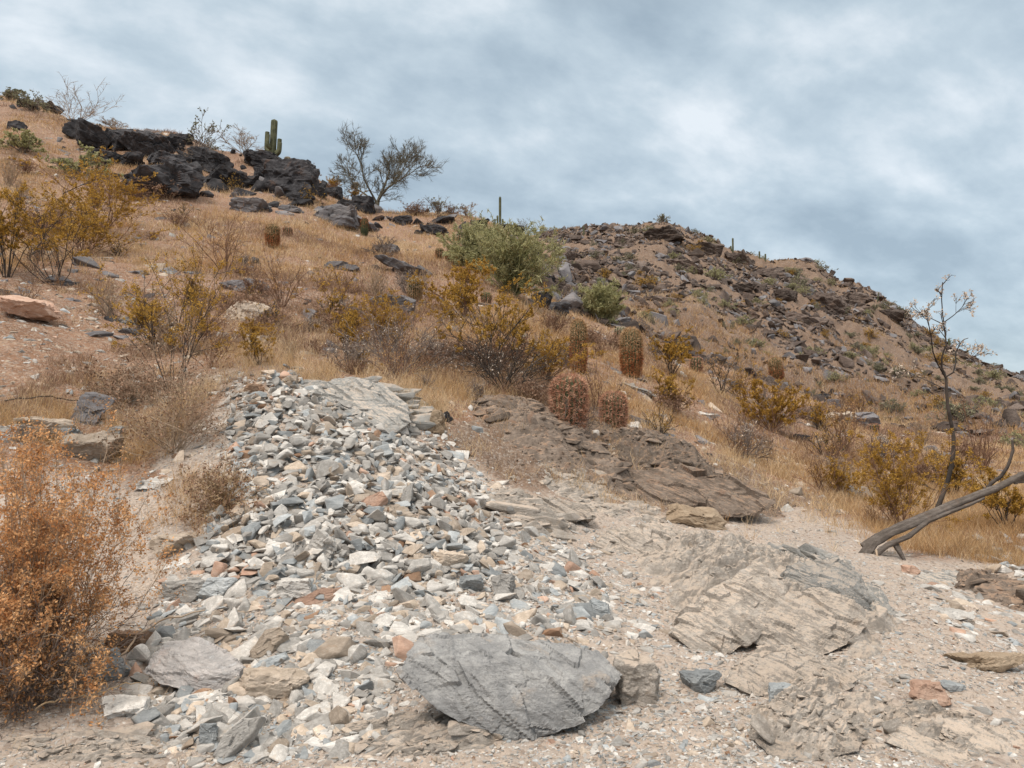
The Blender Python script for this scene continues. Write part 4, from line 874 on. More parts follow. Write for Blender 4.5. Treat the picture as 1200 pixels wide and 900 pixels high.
KIND = {
 # name, grow args, twig mat, leaf mat, leaves, leaf size(m), twig radius m, sides
 'creosote': dict(g=dict(n=13, spread=.42, jit=.13, up=.02, subs=(6, 5), sub_len=(.42, .42), tmin=.35), tw='dtwig', lf='creo', nl=7000, ls=.022, r=.0065),
 'creo_thick': dict(g=dict(n=20, spread=.5, jit=.13, up=.04, subs=(6, 5), sub_len=(.42, .42), tmin=.2), tw='redtwig', lf='creo', nl=13000, ls=.020, r=.0055),
 'deadbush': dict(g=dict(n=30, spread=.75, jit=.22, up=-.01, subs=(6, 4), sub_len=(.45, .5), tmin=.2), tw='twig', lf='pale', nl=500, ls=.02, r=.006),
 'thicket': dict(g=dict(n=60, spread=.85, jit=.25, up=-.03, subs=(6, 4), sub_len=(.4, .5), tmin=.1), tw='btwig', lf='bgrass', nl=3500, ls=.03, r=.004),
 'orangebush': dict(g=dict(n=110, spread=.75, jit=.2, up=.0, subs=(9, 6), sub_len=(.4, .45), tmin=.12), tw='btwig', lf='orange', nl=62000, ls=.021, r=.0035),
 'twiggy': dict(g=dict(n=14, spread=.5, jit=.18, up=.02, subs=(5, 4), sub_len=(.4, .45), tmin=.2), tw='redtwig', lf='ograss', nl=700, ls=.02, r=.006),
 'palo': dict(g=dict(n=44, spread=.6, jit=.1, up=.03, subs=(10, 7), sub_len=(.42, .4), tmin=.15), tw='green', lf='green', nl=9000, ls=.10, r=.012, asp=.13),
 'greyshrub': dict(g=dict(n=22, spread=.8, jit=.15, up=.0, subs=(7, 4), sub_len=(.4, .4), tmin=.2), tw='twig', lf='sage', nl=1500, ls=.06, r=.012),
 'skyshrub': dict(g=dict(n=12, spread=.5, jit=.14, up=.02, subs=(7, 6), sub_len=(.45, .5), tmin=.2), tw='twig', lf='sage', nl=260, ls=.05, r=.010),
}
def fit(Vl, w, h):
    """scale so the plant is w wide and h high"""
    A = np.vstack(Vl); sx = w/max(np.percentile(A[:, 0], 98.5)-np.percentile(A[:, 0], 1.5), .01); sz = h/max(np.percentile(A[:, 2], 99), .01)
    return np.array([sx, sx, sz])
def shrub(kind, u, vb, w, h, label, name='shrub', cat='shrub', group=None, seed=None, nl=1.0, lf=None, tw=None, lean=0):
    k = KIND[kind]; p = P(u, vb); sc = p.y/F; W_, H_ = w*sc, h*sc; seed = seed or int(u*3+vb)
    g, lev = grow(seed, r0=1e-6, **k['g']); S = fit([l[0].reshape(-1, 3) for l in lev], W_, H_)
    lev = [(l[0]*S + np.array([lean*sc, 0, 0])*(l[0][..., 2:3]), None) for l in lev]
    thick = k['r']*np.clip(p.y/9, 1, 2.0); rr = [thick, thick*.55, thick*.33]
    rad = np.random.default_rng(seed+1)
    V, T = tubes([(l[0], q*rad.uniform(.6, 1.2, len(l[0]))) for l, q in zip(lev, rr)], 4 if p.y < 12 else 3)
    root = empty(name, p, label, cat, group)
    link('stems', mesh_np('stems', V, [T], [M[tw or k['tw']]], None, True), root)
    n = int(k['nl']*nl)
    if n:
        LV, LF = leaves(g, lev[-1][0], n, k['ls']*np.clip(p.y/9, .75, 1.8), k.get('asp', .5), .012)
        link('foliage', mesh_np('foliage', LV, [LF], [M[lf or k['lf']]]), root)
    return root
shrub('orangebush', 38, 818, 225, 290, 'big dry bush with orange-brown leaves filling the lower left corner', name='dry_bush', lean=0)
shrub('orangebush', 25, 822, 190, 150, 'low bare tangle of grey-tan twigs inside the orange bush', name='dry_bush', nl=.03, seed=5, tw='twig')
shrub('thicket', 205, 528, 200, 120, 'tangled thicket of dead brown twigs left of the rubble tip', name='dead_thicket')
shrub('thicket', 150, 470, 120, 50, 'low brown dead scrub left of the tangled thicket', name='dead_thicket', seed=9)
shrub('thicket', 255, 600, 90, 60, 'dry straw coloured tangle along the left edge of the rubble', name='dead_thicket', seed=10, tw='straw')
shrub('creosote', 205, 462, 150, 185, 'tall sparse creosote bush with yellow leaves and dark stems above the thicket', name='creosote_bush', seed=31)
shrub('creosote', 65, 332, 170, 110, 'wide twiggy creosote bush on the left slope', name='creosote_bush', nl=1.3, seed=32)
shrub('creosote', 8, 325, 90, 110, 'creosote bush cut off by the left edge', name='creosote_bush', seed=33)
shrub('creo_thick', 118, 272, 110, 74, 'dense olive-yellow bush left of the largest black boulder', name='creosote_bush', seed=34)
shrub('creo_thick', 95, 300, 90, 70, 'olive-yellow bush in front of the dense one on the left slope', name='creosote_bush', seed=44, nl=.7)
shrub('greyshrub', 90, 205, 70, 32, 'pale green low shrub under the leftmost black slabs', seed=35, lf='green', nl=2)
shrub('greyshrub', 28, 178, 60, 24, 'faded green shrub high on the left slope', seed=36, lf='green', nl=2)
shrub('twiggy', 262, 318, 90, 75, 'reddish bare twiggy bush in orange grass', name='dead_bush', seed=37)
shrub('twiggy', 330, 360, 90, 70, 'sparse twiggy bush above the pale smooth rock', name='dead_bush', seed=38)
shrub('twiggy', 395, 372, 90, 60, 'sparse yellowish twiggy bush left of the dead-twig bush', name='dead_bush', seed=39, lf='creo', nl=2)
shrub('deadbush', 465, 440, 150, 85, 'wide dead-twig bush with grey branches in the middle of the slope', name='dead_bush', seed=40)
shrub('creo_thick', 450, 405, 90, 60, 'yellow leafed bush growing through the wide dead-twig bush', name='creosote_bush', seed=41, nl=.5)
shrub('deadbush', 590, 458, 150, 80, 'dark twigged dead bush right of the wide dead-twig bush', name='dead_bush', seed=42, tw='dtwig')
shrub('creosote', 575, 440, 120, 115, 'open creosote bush with golden leaves in the middle of the slope', name='creosote_bush', seed=43, nl=1.5)
shrub('creo_thick', 543, 372, 90, 66, 'bright olive-yellow bush below the red barrel cacti row', name='creosote_bush', seed=45)
shrub('creo_thick', 640, 445, 80, 55, 'golden twiggy bush left of the tall barrel cactus', name='creosote_bush', seed=46, nl=.5)
shrub('palo', 600, 345, 105, 82, 'big feathery green palo verde shrub at the shoulder of the near hill', name='palo_verde', seed=47)
shrub('palo', 560, 318, 60, 55, 'smaller green palo verde shrub left of the big feathery one', name='palo_verde', seed=48)
shrub('palo', 706, 378, 44, 46, 'green shrub around the small saguaro', name='palo_verde', seed=49)
shrub('greyshrub', 447, 300, 36, 22, 'dry grey spiky shrub on the upper slope', name='dead_bush', seed=50, nl=0)
shrub('creo_thick', 905, 506, 66, 58, 'round yellow-green bush in the right hand hollow', name='creosote_bush', seed=51)
shrub('deadbush', 905, 500, 90, 60, 'bare twigs around the yellow-green bush in the hollow', name='dead_bush', seed=52, nl=0, tw='twig')
shrub('creosote', 786, 440, 60, 48, 'small open yellowish bush right of the orange barrel cactus', name='creosote_bush', seed=53)
shrub('twiggy', 845, 462, 60, 50, 'dark twiggy bush beside the small red barrel cactus', name='dead_bush', seed=54, tw='dtwig')
shrub('twiggy', 870, 470, 50, 42, 'yellowish twiggy bush left of the golden barrel cactus', name='dead_bush', seed=55, lf='creo', nl=2)
shrub('twiggy', 988, 530, 44, 58, 'brown twiggy bush left of the golden bush by the trunk', name='dead_bush', seed=56)
shrub('creo_thick', 1058, 626, 120, 118, 'large golden leafed bush behind the fallen trunk', name='creosote_bush', seed=57, nl=1.2)
shrub('creosote', 1180, 622, 90, 70, 'golden bush at the right edge behind the fallen trunk', name='creosote_bush', seed=58, nl=1.3)
shrub('deadbush', 672, 508, 62, 56, 'grey bare twigs growing up against the large pink barrel cactus', name='dead_bush', seed=59, nl=0)
shrub('twiggy', 1150, 560, 40, 90, 'thin reddish bare stems at the right in front of the hillside', name='dead_bush', seed=60, nl=.1)
# bare skyline shrubs
for u, vb, w, h, lb, nl in [(90,146,72,48,'bare grey shrub on the skyline above the black slabs',.0),(236,176,50,42,'greenish bare shrub on the skyline left of the saguaro',2.5),(288,178,46,30,'pale thin shrub on the skyline just left of the saguaro',0),
    (514,252,40,22,'small round bare bush on the skyline right of the bare tree',1),(612,276,22,22,'small dark bush at the end of the near skyline',2),(38,130,40,18,'dark green scrub on the far left crest',5),(10,118,34,12,'low dark green bush at the left end of the crest',5),
    (548,256,24,16,'thin bare sprigs on the skyline before the tall thin saguaro',0),(135,150,26,14,'tiny bare sprig on the skyline right of the bare grey shrub',0)]:
    shrub('skyshrub', u, vb, w, h, lb, seed=int(u)+3, nl=nl, tw='btwig' if nl == 0 else 'twig')
# the bare tree on the ridge
def bare_tree():
    p = P(441, 249); sc = p.y/F; g = np.random.default_rng(3)
    root = empty('bare_tree', p, 'leafless desert tree standing alone on the skyline', 'tree')
    def pl(a): return np.array([[(x-441)*sc, dy, (249-y)*sc] for x, y, dy in a])
    main = [pl([(441,252,0),(442,243,0),(443,234,.05),(446,225,.1),(450,212,.3),(454,198,.4),(452,182,.5)]),
            pl([(441,245,0),(440,235,0),(434,224,-.2),(428,212,-.4),(426,198,-.6),(420,184,-.7),(418,165,-.8)]),
            pl([(440,242,0),(434,232,.2),(424,222,.5),(414,215,.8),(408,206,1.),(402,192,1.2),(396,180,1.3)]),
            pl([(443,236,0),(450,228,-.3),(460,222,-.6),(470,218,-.8),(480,214,-1.),(490,208,-1.1),(497,204,-1.2)]),
            pl([(444,232,0),(448,220,.4),(458,206,.8),(466,194,1.),(470,180,1.2),(472,168,1.3),(470,158,1.4)])]
    A = np.array(main); V, T = tubes([(A, np.array([.11, .06, .05, .05, .05]))], 6, .2)
    link('trunk', mesh_np('trunk', V, [T], [M['trunk']], None, True), root)
    cur, cl, r = A, np.array([2.1]*5), np.array([.024]*5); levs = []
    for s, ln, sa, rd in ((22, .5, .85, .55), (11, .5, .7, .6), (8, .5, .6, .6)):
        B = len(cur); par = np.repeat(np.arange(B), s); t = g.uniform(.3, .99, B*s)*(cur.shape[1]-1); k = np.minimum(t.astype(int), cur.shape[1]-2); f = (t-k)[:, None]
        s0 = cur[par, k]*(1-f)+cur[par, k+1]*f; tg = unit(cur[par, k+1]-cur[par, k]); rp = unit(np.cross(tg, g.normal(size=(B*s, 3))))
        a = sa*g.uniform(.6, 1.3, B*s)[:, None]; nl = cl[par]*ln*g.uniform(.5, 1.1, B*s); nr = r[par]*rd
        cur = run(g, s0, tg*np.cos(a)+rp*np.sin(a), nl, 5, .16, .06); cl, r = nl, nr; levs.append((cur, nr))
    V, T = tubes(levs, 3, .5); link('twigs', mesh_np('twigs', V, [T], [M['trunk']], None, True), root)
bare_tree()
# sapling with a few pale dead leaves at the right
def sapling():
    p = P(1094, 612); sc = p.y/F; g = np.random.default_rng(8)
    root = empty('dead_sapling', p, 'tall dark leafless sapling with a few pale dry leaves behind the fallen trunk', 'tree')
    def pl(a, K=9):
        a = np.array([[(x-1094)*sc, dy, (612-y)*sc] for x, y, dy in a]); t = np.linspace(0, 1, len(a)); q = np.linspace(0, 1, K)
        return np.stack([np.interp(q, t, a[:, i]) for i in range(3)], -1)
    tr = [pl([(1092,618,0),(1098,598,0),(1108,580,.05),(1120,556,.1),(1126,520,.1),(1123,498,.1),(1119,475,.1),(1118,442,.1)], 14)]
    br = [pl([(1118,442,.1),(1112,427,.1),(1111,413,0),(1115,405,0),(1113,381,0),(1108,358,-.05),(1108,332,-.1)]),
          pl([(1118,442,.1),(1130,435,.1),(1135,416,.2),(1141,410,.3),(1152,398,.4),(1160,394,.5),(1171,391,.6)]),
          pl([(1118,444,.1),(1106,431,0),(1095,420,-.1),(1088,396,-.2),(1081,383,-.3),(1076,376,-.35),(1072,368,-.4)]),
          pl([(1113,381,0),(1106,374,.1),(1099,367,.2),(1093,360,.3),(1088,353,.35)]), pl([(1113,378,0),(1120,371,-.1),(1126,362,-.2),(1132,350,-.2)]),
          pl([(1119,458,.1),(1105,448,.2),(1092,440,.3),(1082,432,.4)]), pl([(1135,418,.2),(1148,424,.3),(1160,418,.3),(1172,408,.3)])]
    V, T = tubes([(np.array(tr), np.array([.038]))], 7, .5); link('trunk', mesh_np('trunk', V, [T], [M['dtwig']], None, True), root)
    lv = [(np.array(br), np.array([.014, .012, .010, .007, .007, .006, .006]))]; A = np.array(br)
    cur, cl, r = A, np.full(len(A), .42), lv[0][1]
    for s, ln in ((7, .6), (5, .5)):
        B = len(cur); par = np.repeat(np.arange(B), s); t = g.uniform(.35, .99, B*s)*(cur.shape[1]-1); k = np.minimum(t.astype(int), cur.shape[1]-2); f = (t-k)[:, None]
        s0 = cur[par, k]*(1-f)+cur[par, k+1]*f; tg = unit(cur[par, k+1]-cur[par, k]); rp = unit(np.cross(tg, g.normal(size=(B*s, 3))))
        a = .7*g.uniform(.6, 1.3, B*s)[:, None]; nl = cl[par]*ln*g.uniform(.5, 1.1, B*s); cur = run(g, s0, tg*np.cos(a)+rp*np.sin(a), nl, 5, .14, .05); cl, r = nl, np.maximum(r[par]*.45, .0028); lv.append((cur, r))
    V, T = tubes(lv, 4, .4); link('branches', mesh_np('branches', V, [T], [M['dtwig']], None, True), root)
    LV, LF = leaves(g, cur, 1000, .036, .55, .015, .5); link('leaves', mesh_np('leaves', LV, [LF], [M['pale']]), root)
sapling()
# fallen trunk
def fallen():
    p = P(1016, 648); sc = p.y/F
    root = empty('fallen_trunk', p, 'split grey dead trunk leaning up to the right beside the trail', 'dead trunk')
    def pl(a, K=14):
        a = np.array([[(x-1016)*sc, dy, (648-y)*sc] for x, y, dy in a]); t = np.linspace(0, 1, len(a)); q = np.linspace(0, 1, K)
        return np.stack([np.interp(q, t, a[:, i]) for i in range(3)], -1)
    def limb(name, a, r, tip, seed, sides=22, mat='log'):
        sides = 22 if r > .025 else sides; A = pl(a, 90); V, T = tubes([(A[None], np.array([r]))], sides, tip)
        g = np.random.default_rng(seed); th = np.arange(len(V)) % sides; ln = np.arange(len(V))//sides; prof = 1+.16*np.sin(th*2*math.pi/sides*3+seed+ln*.03)+g.normal(0, .10, sides)[th]*(1+.5*np.sin(ln*.17+th))+.10*vnoise2(ln*.35, th*2.0, seed+4)+.5*np.maximum(vnoise2(ln*.09, th*.5, seed+6)-.32, 0)
        cen = np.repeat(A, sides, axis=0); V = cen+(V-cen)*(prof*(1+.18*vnoise2(np.arange(len(V))/sides*.5, th*.8, seed)))[:, None]
        nV = len(V); V = np.vstack([V, A[:1], A[-1:]]); s = np.arange(sides)
        caps = np.vstack([np.stack([s, (s+1) % sides, np.full(sides, nV)], -1), np.stack([nV-sides+s, nV-sides+(s+1) % sides, np.full(sides, nV+1)], -1)])
        return link(name, mesh_np(name, V, [T, caps], [M[mat]], None, True), root)
    limb('limb', [(1010,652,-.02),(1024,636,0),(1045,624,0),(1075,613,.02),(1105,600,.02),(1135,586,.0),(1165,574,-.02),(1185,563,-.05),(1196,556,-.08)], .048, .62, 1)
    limb('limb', [(1022,650,-.05),(1036,638,-.08),(1060,628,-.08),(1085,611,-.05),(1112,600,-.05),(1135,591,-.06),(1150,584,-.06)], .030, .35, 2)
    limb('limb', [(1014,642,.05),(1032,630,.06),(1060,616,.05),(1090,603,.05),(1120,590,.04),(1150,580,.03)], .032, .5, 3)
    limb('branch', [(1155,582,.03),(1166,568,.05),(1180,560,.08),(1190,548,.1),(1198,530,.12),(1200,518,.15)], .022, .5, 4, 7, 'dtwig')
    limb('branch', [(1185,564,-.05),(1200,562,-.06),(1225,560,-.1),(1260,552,-.1)], .034, .5, 5, 8)
    limb('root', [(1020,642,0),(1012,648,-.05),(1004,655,-.12),(996,656,-.2)], .02, .3, 6, 6)
    limb('root', [(1024,644,-.05),(1020,652,-.15),(1018,662,-.22)], .014, .3, 7, 6, 'btwig')
    limb('root', [(1046,636,-.05),(1048,646,-.12),(1052,656,-.16)], .03, .4, 8, 7)
fallen()
# dry sticks
def stick(pix, r, label, mat='btwig', lift=.03):
    pts = []
    for u, v in pix:
        q = P(u, v); pts.append((q.x, q.y, q.z+lift+r))
    a = np.array(pts); t = np.linspace(0, 1, len(a)); q = np.linspace(0, 1, 22); A = np.stack([np.interp(q, t, a[:, i]) for i in range(3)], -1)
    g = np.random.default_rng(abs(int(pix[1][0]))); A[:, 2] += .012*np.sin(q*9)+.006*g.normal(size=22)
    V, T = tubes([(A[None], np.array([r]))], 6, .4); o = link('dry_stick', mesh_np('dry_stick', V, [T], [M[mat]], None, True)); tag(o, label, 'stick')
stick([(-10,838),(60,822),(110,802),(145,782),(160,762),(190,745),(240,732)], .010, 'long pale curved stick lying by the wrinkled boulder', 'btwig', .07)
stick([(0,808),(60,806),(120,800),(150,795)], .006, 'thin straight tan stick under the orange bush', 'straw', .04)
stick([(40,845),(100,828),(165,812)], .005, 'thin straw coloured stalk near the lower left corner', 'straw', .05)
stick([(5,482),(60,478),(100,482),(118,495)], .009, 'dark bent stick across the tan ledge on the left', 'dtwig', .1)
# cacti
def ribbed(h, r, ribs, nz=22, prof=None, depth=.12):
    per = ribs*4; V = []
    for k in range(nz+1):
        t = k/nz; z = h*t; q = prof(t)
        th = np.arange(per)*2*math.pi/per; rr = r*q*(1-depth*(.5-.5*np.cos(th*ribs)))
        V.append(np.stack([rr*np.cos(th), rr*np.sin(th), np.full(per, z)], -1))
    V = np.vstack(V); i = (np.arange(nz)*per)[:, None]; j = np.arange(per)[None]; T = np.stack([i+j, i+(j+1) % per, i+per+(j+1) % per, i+per+j], -1).reshape(-1, 4)
    return V, T
def barrel(u, vb, w, h, label, cols=('sp_red', 'sp_red'), tilt=0, group='barrel cacti on the slope'):
    p = P(u, vb); sc = p.y/F; r = w*sc*.44; hh = h*sc*1.0
    root = empty('barrel_cactus', p-Vector((0, 0, .02)), label, 'cactus', group); root.rotation_euler = (0, tilt, u*1.7)
    prof = lambda t: (.78+.22*min(1, t*3))*math.sqrt(max(0, 1-max(0, (t-.72)/.28)**2.2))+.001
    ribs = 22 if w > 16 else 14
    V, T = ribbed(hh, r, ribs, 24, prof, .16); link('body', mesh_np('body', V, [T], [M['cgreen']], None, True), root)
    g = np.random.default_rng(int(u*5)); nz = int(np.clip(h*.7, 10, 40)); TH, TT = np.meshgrid(np.arange(ribs)*2*math.pi/ribs, (np.arange(nz)+.5)/nz); th = TH.ravel(); t = TT.ravel()
    m = 8; th = np.repeat(th, m); t = np.repeat(t, m); q = np.array([prof(x) for x in t]); b0 = np.stack([r*q*np.cos(th), r*q*np.sin(th), hh*t], -1)
    rad = unit(np.stack([np.cos(th), np.sin(th), np.clip((t-.6)*3, 0, 6)], -1)); n = len(th)
    d = unit(rad*.75+g.normal(0, .75, (n, 3))+np.array([0, 0, .1])); L = np.clip(r*.30, .02, .085)*g.uniform(.6, 1.25, n)[:, None]; wd = max(.0035, sc*.28)
    s = unit(np.cross(d, rad+g.normal(0, .3, (n, 3))))*wd
    V = np.stack([b0-s, b0+s, b0+d*L], 1).reshape(-1, 3); T = np.arange(n*3).reshape(n, 3)
    fm = np.where(t > .55+g.normal(0, .12, n), 0, 1)
    link('spines', mesh_np('spines', V, [T], [M[cols[0]], M[cols[1]]], fm), root)
barrel(667, 502, 46, 64, 'largest pinkish red barrel cactus on the bank, half behind grey twigs', ('sp_red', 'sp_red'))
barrel(719, 504, 34, 46, 'round pinkish red barrel cactus right of the largest one', ('sp_red', 'sp_red'))
barrel(678, 436, 22, 64, 'tall narrow barrel cactus with tan crown and dark base', ('sp_tan', 'sp_org'))
barrel(740, 441, 28, 58, 'tall orange barrel cactus with pale crown', ('sp_tan', 'sp_org'))
barrel(727, 398, 16, 16, 'small pale pink barrel cactus behind the tall orange one', ('sp_pale', 'sp_red'))
barrel(816, 435, 16, 18, 'small isolated red barrel cactus right of centre', ('sp_red', 'sp_red'))
barrel(911, 448, 17, 30, 'golden yellow barrel cactus above the round bush', ('sp_tan', 'sp_org'), .1)
barrel(486, 352, 19, 28, 'golden tan barrel cactus beside the broad grey slab', ('sp_pale', 'sp_tan'))
barrel(427, 276, 10, 22, 'narrow dark barrel cactus in front of the mauve-grey slab', ('sp_org', 'cgreen'))
barrel(319, 289, 18, 28, 'brown-orange barrel cactus left of a small red one', ('sp_tan', 'sp_org'))
barrel(337, 276, 12, 11, 'tiny red barrel cactus right of the brown-orange one', ('sp_red', 'sp_red'))
barrel(515, 302, 11, 12, 'leftmost small barrel cactus of the reddish cluster', ('sp_tan', 'sp_red'))
barrel(526, 306, 10, 13, 'brownish barrel cactus inside the reddish cluster', ('sp_org', 'sp_org'))
barrel(539, 300, 11, 14, 'topmost barrel cactus of the reddish cluster', ('sp_red', 'sp_red'))
barrel(536, 314, 12, 15, 'middle barrel cactus of the reddish cluster', ('sp_red', 'sp_org'))
barrel(545, 330, 13, 18, 'lowest dark red barrel cactus of the reddish cluster', ('sp_red', 'sp_red'))
barrel(570, 355, 14, 14, 'pale tan barrel cactus below the palo verde shrub', ('sp_tan', 'sp_red'))
barrel(598, 342, 12, 12, 'small tan barrel cactus in front of the big green shrub', ('sp_tan', 'sp_tan'))
barrel(608, 404, 18, 16, 'pale barrel cactus half hidden by the golden creosote bush', ('sp_pale', 'sp_org'))
barrel(541, 285, 14, 14, 'greenish yellow round cactus left of the palo verde shrub', ('sp_pale', 'sp_tan'))
barrel(1015, 498, 15, 14, 'orange-tan barrel cactus above the dark grey rock at right', ('sp_tan', 'sp_org'))
barrel(1024, 508, 14, 12, 'dull red barrel cactus at the right of the dark grey rock', ('sp_red', 'sp_red'))
barrel(337, 185, 8, 9, 'tiny pale barrel cactus on the black rocks right of the saguaro', ('sp_pale', 'sp_tan'))
def saguaro(u, vb, w, h, label, arms=(), group=None, tilt=0, at=None):
    p = at or P(u, vb); sc = p.y/F; r = w*sc*.5; hh = h*sc
    root = empty('saguaro', p-Vector((0, 0, .1)), label, 'saguaro', group); root.rotation_euler = (0, tilt, 0)
    prof = lambda t: (.8+.2*min(1, t*4))*math.sqrt(max(0, 1-max(0, (t-.93)/.07)**2.2))+.001
    V, T = ribbed(hh+.1, r, 12, 26, prof, .22); link('trunk', mesh_np('trunk', V, [T], [M['sgreen']], None, True), root)
    for (z0, side, out, top, ar, dy) in arms:      # in photo pixels
        A = np.array([(side*r*.3, 0, z0*sc), (side*(out*.55)*sc, dy*.5, (z0-.6)*sc+.02), (side*out*sc*.92, dy*.9, (z0+1.5)*sc), (side*out*sc, dy, (z0+5)*sc), (side*out*sc, dy, top*sc*.6+z0*sc*.4), (side*out*sc, dy, top*sc), (side*out*sc, dy, top*sc+ar*sc*.3)])
        t = np.linspace(0, 1, 7); q = np.linspace(0, 1, 20); A = np.stack([np.interp(q, t, A[:, i]) for i in range(3)], -1)
        k = np.array([.25, .5, .25]); A[1:-1] = A[:-2]*.25+A[1:-1]*.5+A[2:]*.25
        V, T = tubes([(A[None], np.array([ar*sc]))], 24, 1.0); s = np.arange(len(V)) % 24; cen = np.repeat(A, 24, 0); V = cen+(V-cen)*(1-.2*(s % 2))[:, None]
        V[-24:] = A[-1]+(V[-24:]-A[-1])*.3; V[-48:-24] = A[-2]+(V[-48:-24]-A[-2])*.85
        nV = len(V); V = np.vstack([V, A[-1:]+[[0, 0, ar*sc*.15]]]); cap = np.stack([nV-24+np.arange(24), nV-24+(np.arange(24)+1) % 24, np.full(24, nV)], -1)
        link('arm', mesh_np('arm', V, [T, cap], [M['sgreen']], None, True), root)
saguaro(319, 184, 8.0, 48, 'saguaro with raised arms on the skyline above the black outcrop', [(12, -1, 8.5, 35, 2.6, .1), (14, -1, 4.5, 29, 2.2, -.25), (10, 1, 7.5, 26, 2.6, 0), (6, 1, 10.5, 19, 2.5, -.3)], tilt=.04)
saguaro(586, 266, 3.0, 37, 'tall thin bare saguaro spear on the skyline at centre')
saguaro(583, 266, 2.2, 14, 'short saguaro directly left of the tall thin spear')
saguaro(580, 266, 2.0, 10, 'shortest saguaro at the foot of the tall thin spear')
saguaro(589, 268, 2.2, 12, 'short saguaro directly right of the tall thin spear')
saguaro(702, 350, 5.5, 26, 'small plump green saguaro in the gully below the far hill')
saguaro(684, 275, 2.2, 10, 'tiny saguaro on the left part of the far crest')
saguaro(859, 300, 2.2, 21, 'saguaro with one short arm on the far crest', [(7, -1, 2.5, 12, .9, 0)])
for u, vb, h, lb in [(890,303,9,'left one of two tiny saguaros on the far crest'),(897,306,9,'right one of two tiny saguaros on the far crest'),(845,291,6,'stubby saguaro left of the armed one on the far crest'),(1112,404,9,'tiny saguaro low on the right end of the far crest'),(1134,414,8,'lowest tiny saguaro on the right end of the far crest')]:
    saguaro(u, vb, 2.0, h, lb)
saguaro(1028, 355, 1.3, 13, 'thin tilted stalk on the right part of the far crest', tilt=.15)
# far hillside shrubs: a few builds, then copies
PR = []
for i in range(5):
    g, lev = grow(900+i, r0=1e-6, n=26, spread=.85, jit=.15, subs=(7, 4), sub_len=(.4, .4), tmin=.2); S = fit([l[0].reshape(-1, 3) for l in lev], 1, .55)
    lev = [(l[0]*S, np.full(len(l[0]), .012/(j+1))) for j, l in enumerate(lev)]; V, T = tubes(lev, 3); LV, LF = leaves(g, lev[-1][0], 1500, .045, .6, .02, .1)
    n4 = len(V); PR.append([mesh_np('hillside_shrub', np.vstack([V, LV]), [np.vstack([T, LF+n4])], [M['twig'], M[lm]], np.concatenate([np.zeros(len(T)), np.ones(len(LF))])) for lm in ('sage', 'green', 'creo')])
SH = [(838,320,34,16),(650,290,26,10),(645,305,20,10),(900,330,22,10),(935,330,22,14),(985,360,18,12),(1020,390,22,12),(1018,412,18,14),(1050,435,26,13),(1005,405,18,9),(1030,430,24,10),(1000,470,28,18),(1045,475,30,16),(1120,480,46,24),(1190,515,44,20),(1100,470,30,16),(870,375,24,12),(820,345,22,14),(880,400,20,10),(760,330,30,12),(740,300,22,9),(790,300,22,9),(700,300,18,8),(710,320,22,12),(950,410,24,10),(980,440,24,12),(1075,410,26,10),(1100,420,30,12),(1165,438,26,12),(1150,470,30,14),(850,355,22,10),(935,320,18,14),(760,268,12,8),(820,283,10,6),(930,316,10,6)]
g = np.random.default_rng(4)
Xs, Ys, us, vs = scatter_pts(210, (28, 98), None, lambda u, v, X, Y: (zones(u, v, Y)[3] > .5)*np.where(vnoise2(X*.08, Y*.08, 3) > -.1, .9, .15), 66, (0, .7))
rows = []; allsh = [(P(u, v+h/2), w, h, 1) for u, v, w, h in SH]+[(Vector((x, y, hz(x, y))), g.uniform(8, 22), g.uniform(5, 11), 0) for x, y in zip(Xs, Ys)]
for i, (p, w, h, big) in enumerate(allsh):
    mi = int(g.choice(3, p=[.5, .32, .18])); o = link('hillside_shrub', PR[i % 5][mi]); o['category'] = 'shrub'; o.location = p-Vector((0, 0, .05)); sc = p.y/F; o.scale = (w*sc, w*sc, h*sc/.55); o.rotation_euler.z = g.uniform(0, 6.28)
    uu_, vv_ = proj(np.array([p.x]), np.array([p.y]), np.array([p.z])); rows.append((o, ('grey-green', 'dusty green', 'yellow-green')[mi], float(uu_[0]), float(vv_[0]), w, LF_))
describe(rows, 'shrub')
# many more bushes over the near slope: one of each build, then copies with their parts
protos = []
for kd, w, h, sd_, lf_, tw_ in [('twiggy', 60, 50, 501, None, None), ('deadbush', 70, 40, 502, None, None), ('creo_thick', 60, 48, 503, None, None), ('creosote', 60, 60, 504, None, None), ('twiggy', 50, 40, 505, 'creo', 'dtwig'), ('deadbush', 66, 44, 511, 'ograss', 'btwig'), ('twiggy', 66, 56, 512, 'ograss', 'redtwig'), ('deadbush', 60, 34, 506, 'bgrass', 'redtwig'), ('thicket', 70, 34, 507, None, 'redtwig')]:
    r = shrub(kd, 520, 420, w, h, 'x', name='slope_bush', seed=sd_, lf=lf_, tw=tw_, nl=.55); protos.append((r, ('reddish twiggy', 'grey dead-twig', 'olive-yellow leafy', 'open golden', 'yellowish twiggy', 'tan dead-twig', 'orange-brown twiggy', 'brown dead', 'low tangled brown')[len(protos)], F*1.0/P(520, 420).y*w/ w))
y0 = P(520, 420).y; first = set(); rows = []
def bmask(u, v, X, Y):
    p_, bk, sl, fa = zones(u, v, Y); return (sl > .6)*(vnoise2(X*.3+2, Y*.3, 19) > -.25)*(1-ell(u, v, 60, 400, 150, 45))*(1-ell(u, v, 330, 215, 120, 30))*(1-ell(u, v, 140, 180, 110, 40))*(1-.8*ell(u, v, 380, 270, 70, 30))
Xs, Ys, us, vs = scatter_pts(215, (9.5, 36), None, bmask, 71, (-.68, .62))
okb = np.ones(len(Xs), bool)
